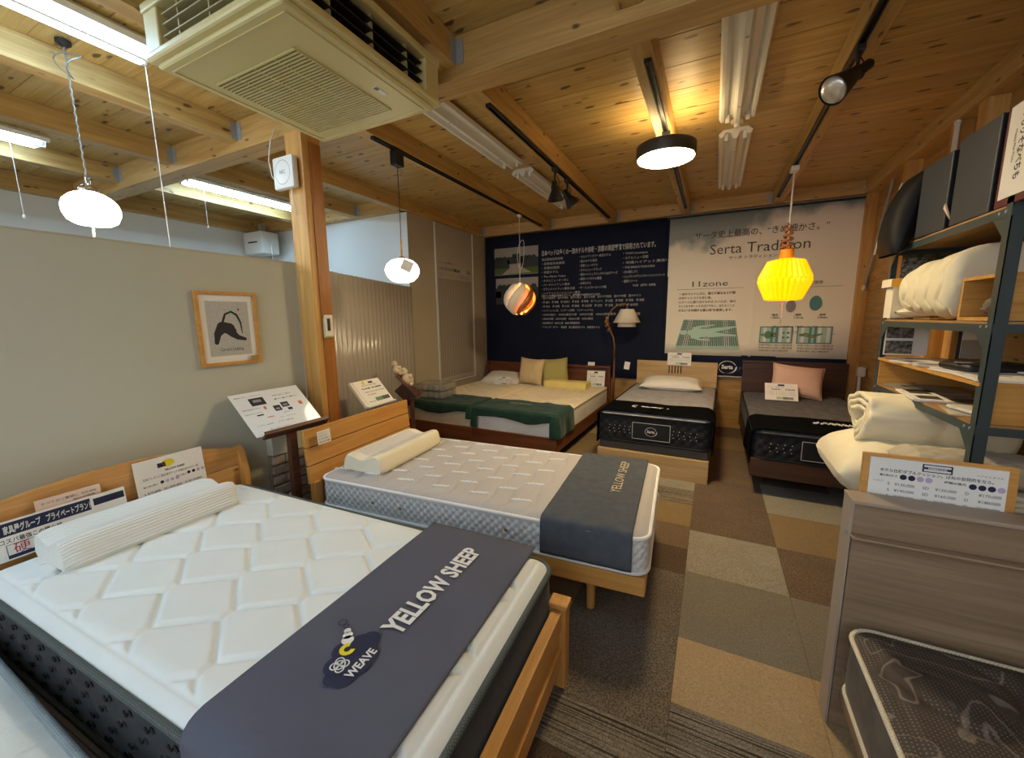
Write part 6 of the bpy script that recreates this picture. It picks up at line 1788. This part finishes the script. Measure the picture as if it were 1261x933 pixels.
# top of the shelf: files, carton, bag
M_file = plain('slate_file', '333942', 0.5); M_filed = plain('file_spine', '15171c', 0.6)
def filebox(label, y, th, z=1.866, h=0.34, w=0.27, x=1.0, rz=0.0, lean=0.0, mat=None):
    t = thing('file_box', label, 'file box', (x, y, z), rot=(lean, 0, rz), group='slate file boxes on top of the shelving')
    MB().box(0, w, -th, 0, 0, h, ch=0.004).build('case', mat or M_file, t)
    MB().box(0.012, w + 0.0005, -th - 0.0012, -th + 0.002, 0.01, h - 0.01).build('spine', M_filed, t)
    return t
def panelbox(label, y0, y1, z, h, x=1.0, depth=0.10, rz=0.0):
    t = thing('file_box', label, 'file box', (x, y0, z), rz, group='slate file boxes on top of the shelving')
    MB().box(0, depth, 0, y1 - y0, 0, h, ch=0.004).build('case', M_file, t)
    MB().box(0.006, depth + 0.0005, -0.0015, 0.0005, 0.006, h - 0.006).build('spine', M_filed, t)
    return t
panelbox('far slate file box on the shelf top, next to the black bag', 2.84, 3.12, 1.867, 0.37, rz=0.05)
panelbox('slate file box half hidden behind the large one on the shelf top', 2.66, 2.86, 1.867, 0.36, x=1.05)
panelbox('large slate file box next to the maroon carton on the shelf top', 2.47, 2.77, 1.867, 0.385, x=1.0, depth=0.14, rz=0.02)
pw_ = thing('paper_wedge', 'folded pinkish paper between the file boxes', 'paper', (1.0, 2.80, 1.90))
MB().add([(-0.002, 0.06, 0.07), (-0.02, 0.0, 0.08), (-0.002, -0.02, 0.0), (0.004, 0.06, 0.07), (-0.014, 0.0, 0.084), (0.004, -0.02, 0.0)], [(0, 1, 2), (3, 5, 4), (0, 3, 4, 1), (1, 4, 5, 2), (2, 5, 3, 0)]).build('fold', M_pinkpaper, pw_)
rc = thing('maroon_carton', 'maroon carton with a white label at the near end of the shelf top', 'carton', (1.0, 2.18, 1.867))
MB().box(0, 0.25, 0, 0.25, 0, 0.385, ch=0.003).build('carton', plain('maroon_card', '5b1a22', 0.5), rc)
MB().box(-0.0015, 0.0, 0.065, 0.228, 0.03, 0.375).build('white_label', M_paper, rc)
mb = MB(); Mr = Matrix.Translation((-0.0022, 0.15, 0.34)) @ Matrix.Rotation(-PI / 2, 4, 'Z') @ Matrix.Rotation(PI / 2, 4, 'Y')
put_text(mb, 'N もりそなべちも', 0, 0, 0.045, 0.25, bold=0.02, M=Mr)
put_text(mb, 'Happy Mat Made', 0.06, -0.03, 0.02, 0.12, M=Mr)
mb.build('lettering', M_ink, rc)
bg = thing('cushion_bag', 'black cushion bag leaning over the far end of the shelf top', 'bag', (0.93, 3.30, 1.80), rot=(0.0, 0.22, 0.05))
def bf(u, v):
    a = u * 2 * PI
    e = max(0.0, min(1, v / 0.12, (1 - v) / 0.12)) ** 0.5
    m_x = 0.012 + 0.062 * math.sin(v * PI) ** 0.6 * (0.4 + 0.6 * abs(math.cos(a)))
    return (m_x * math.cos(a), 0.135 * (0.86 + 0.14 * e) * math.copysign(abs(math.sin(a)) ** 0.45, math.sin(a)), 0.47 * v)
blob_mesh(bf, 48, 24, 'bag_body', fabric('black_nylon', '121317', '1c1e24', 0.6, 200, 0.2), bg)
MB().tube([(-0.03, 0.12, 0.02), (-0.035, 0.135, 0.15), (-0.035, 0.135, 0.3), (-0.03, 0.12, 0.45)], 0.006, 8).build('clear_seam', plain('clear_plastic_seam', 'c9bfa8', 0.1), bg, smooth=True)

# rolls below the shelf
pl_ = thing('storage_bench', 'low dark bench under the stacked duvets beside the shelving', 'bench', (1.08, 2.93, 0))
MB().box(-0.24, 0.30, -0.50, 0.42, 0.40, 0.43, ch=0.003).build('bench_top', M_dwal, pl_)
for x_ in (-0.20, 0.25):
    for y in (-0.45, 0.36): MB().box(x_, x_ + 0.04, y, y + 0.04, 0, 0.40).build('leg', M_dwal, pl_)
dv = thing('folded_duvet', 'plump cream duvet folded under the rolled one', 'duvet', (1.08, 2.93, 0.43))
def df(u, v):
    a = u * 2 * PI; x = -0.42 + 0.76 * v
    e = math.sqrt(max(0.0, 1 - (1 - max(0.0, min(1, v / 0.26, (1 - v) / 0.1))) ** 2))
    ca, sa = math.cos(a), math.sin(a)
    y = 0.34 * (0.8 + 0.2 * e) * math.copysign(abs(ca) ** 0.7, ca); z = 0.165 * e * math.copysign(abs(sa) ** 0.8, sa)
    q = groove(abs(x + 0.12 + 0.02 * math.sin(y * 12)), 0.015, 0.02) + groove(abs((y + 0.17) % 0.34 - 0.17), 0.012, 0.018) + groove(abs(x - 0.12 + 0.02 * math.sin(y * 12)), 0.015, 0.03)
    z *= 1 - q / 0.16
    return (x, y, 0.165 + z + 0.014 * noise.noise(Vector((x * 7, y * 7, z * 7))) + 0.006 * noise.noise(Vector((x * 20, y * 20, z * 20))))
blob_mesh(df, 80, 60, 'duvet_body', M_comf2, dv)
dr = thing('rolled_duvet', 'cream duvet rolled into a spiral under the shelving', 'duvet', (1.09, 2.97, 0.855))
mb = MB()
turns = 2.6; ns = 220
def rf(u, v):
    th = 0.8 + u * turns * 2 * PI; rr = 0.035 + 0.037 * th / (2 * PI) * 1.0 + 0.012
    x = -0.30 + 0.60 * v
    pl = 1 + 0.07 * noise.noise(Vector((math.cos(th) * 1.6 + th * .2, math.sin(th) * 1.6, x * 7))) + 0.03 * noise.noise(Vector((math.cos(th) * 9, math.sin(th) * 9, x * 3))) + 0.06 * math.exp(-((x + 0.30) / 0.04) ** 2) * math.sin(th * 9)
    waist = 1 - 0.06 * math.exp(-((x - 0.02) / 0.03) ** 2)
    return (x - 0.02 * math.sin(th * 2) * (1 - v), rr * math.cos(th) * pl * waist * 1.15, rr * math.sin(th) * pl * waist)
c_ = MB().grid(rf, ns, 36).build('rolled_layer', M_comf2, dr, smooth=True)
sd = c_.modifiers.new('s', 'SOLIDIFY'); sd.thickness = 0.024; sd.offset = 0
pd_ = thing('quilted_pad', 'grey quilted mattress pad folded behind the price board', 'mattress pad', (1.06, 2.48, 0.695))
MB().box(-0.16, 0.20, -0.12, 0.12, -0.69, -0.09, ch=0.01).build('plinth', M_dwal, pd_)
M_pad = fabric('pad_grey', 'b9b2a0', 'a89f8b', 0.85, 200, 0.3, 0, 30, 0.6)
def pf_(u, v, z0=0.0):
    a = u * 2 * PI; x = -0.23 + 0.50 * v
    e = max(0.0, min(1, v / 0.10, (1 - v) / 0.10)) ** 0.5
    ca, sa = math.cos(a), math.sin(a)
    y = 0.125 * math.copysign(abs(ca) ** 0.6, ca); z = 0.065 * e * math.copysign(abs(sa) ** 0.7, sa)
    p = 0.09; q = groove(min((x + y + z) % p, p - (x + y + z) % p) * .7, 0.009, 0.009) + groove(min((x - y - z) % p, p - (x - y - z) % p) * .7, 0.009, 0.009)
    return (x, y * (1 - q * 1.5), 0.066 + z * (1 - q * 6))
blob_mesh(pf_, 100, 80, 'pad_body', M_pad, pd_)
for k, hh in enumerate((-0.03, -0.055, -0.08)):
    MB().box(-0.17, 0.25, -0.13, 0.13, hh, hh + 0.022, ch=0.008).build('folded_sheet', M_card, pd_)

# right wall fittings
bc = thing('wall_brace', 'grey steel tie rod running down the plank wall to a round plate', 'tie rod', (1.44, 5.45, 2.3))
MB().tube([(0, -0.28, 0.50), (0, 0.205, -0.55)], 0.011, 8).build('rod', M_steel, bc)
MB().lathe([(0.032, 0), (0.032, 0.012), (0.012, 0.018)], 20, Matrix.Translation((-0.002, 0.215, -0.57)) @ Matrix.Rotation(-PI / 2, 4, 'Y')).build('plate', M_offwhite, bc, smooth=True, angle=40)
cpl = thing('corner_plate', 'small round grey bolt plate on the back beam above the cream banner', 'bolt plate', (1.36, 5.675, 2.775))
MB().lathe([(0.03, 0), (0.03, 0.008), (0.01, 0.012)], 20, Matrix.Rotation(PI / 2, 4, 'X')).build('plate', M_steel, cpl, smooth=True, angle=40)
cdt = thing('wall_conduit', 'pale conduit strip on the second stud of the right wall', 'conduit', (1.36, 3.88, 1.9))
MB().box(-0.012, 0.012, -0.02, 0.0, 0.0, 0.78, ch=0.003).build('cover', M_card, cdt)
MB().lathe([(0.018, 0), (0.018, 0.02), (0.008, 0.03)], 14, Matrix.Translation((0, -0.01, 0.78))).build('elbow', M_card, cdt, smooth=True)
lh = thing('pipe_stand', 'slim off-white folding stand in the corner right of the dark walnut headboard', 'stand', (1.425, 5.35, 0))
MB().tube([(0, 0, 0), (-0.01, 0.03, 0.86)], 0.014, 8).build('leg', M_offwhite, lh)
MB().tube([(0.02, 0.08, 0), (-0.01, 0.03, 0.86)], 0.012, 8).build('leg', M_offwhite, lh)
MB().box(-0.035, 0.03, -0.01, 0.06, 0.80, 0.90, ch=0.01).build('head', M_offwhite, lh, smooth=True, angle=40)

# small printed or stitched pieces that cannot be picked apart stay joined as one part
for o in list(bpy.data.objects):
    if o.type == 'MESH' and o.parent and 'kind' not in o:
        n = o.name.split('.')[0]
        if n.endswith('_print') or n in ('lettering', 'white_logo', 'silver_emblem', 'stitched_dots', 'white_script', 'shelf_rail', 'photo_dark_shapes', 'panel_rim', 'intake_grille', 'navy_backing', 'border_frame', 'photo_green', 'cloud_patch'):
            o['kind'] = 'stuff'
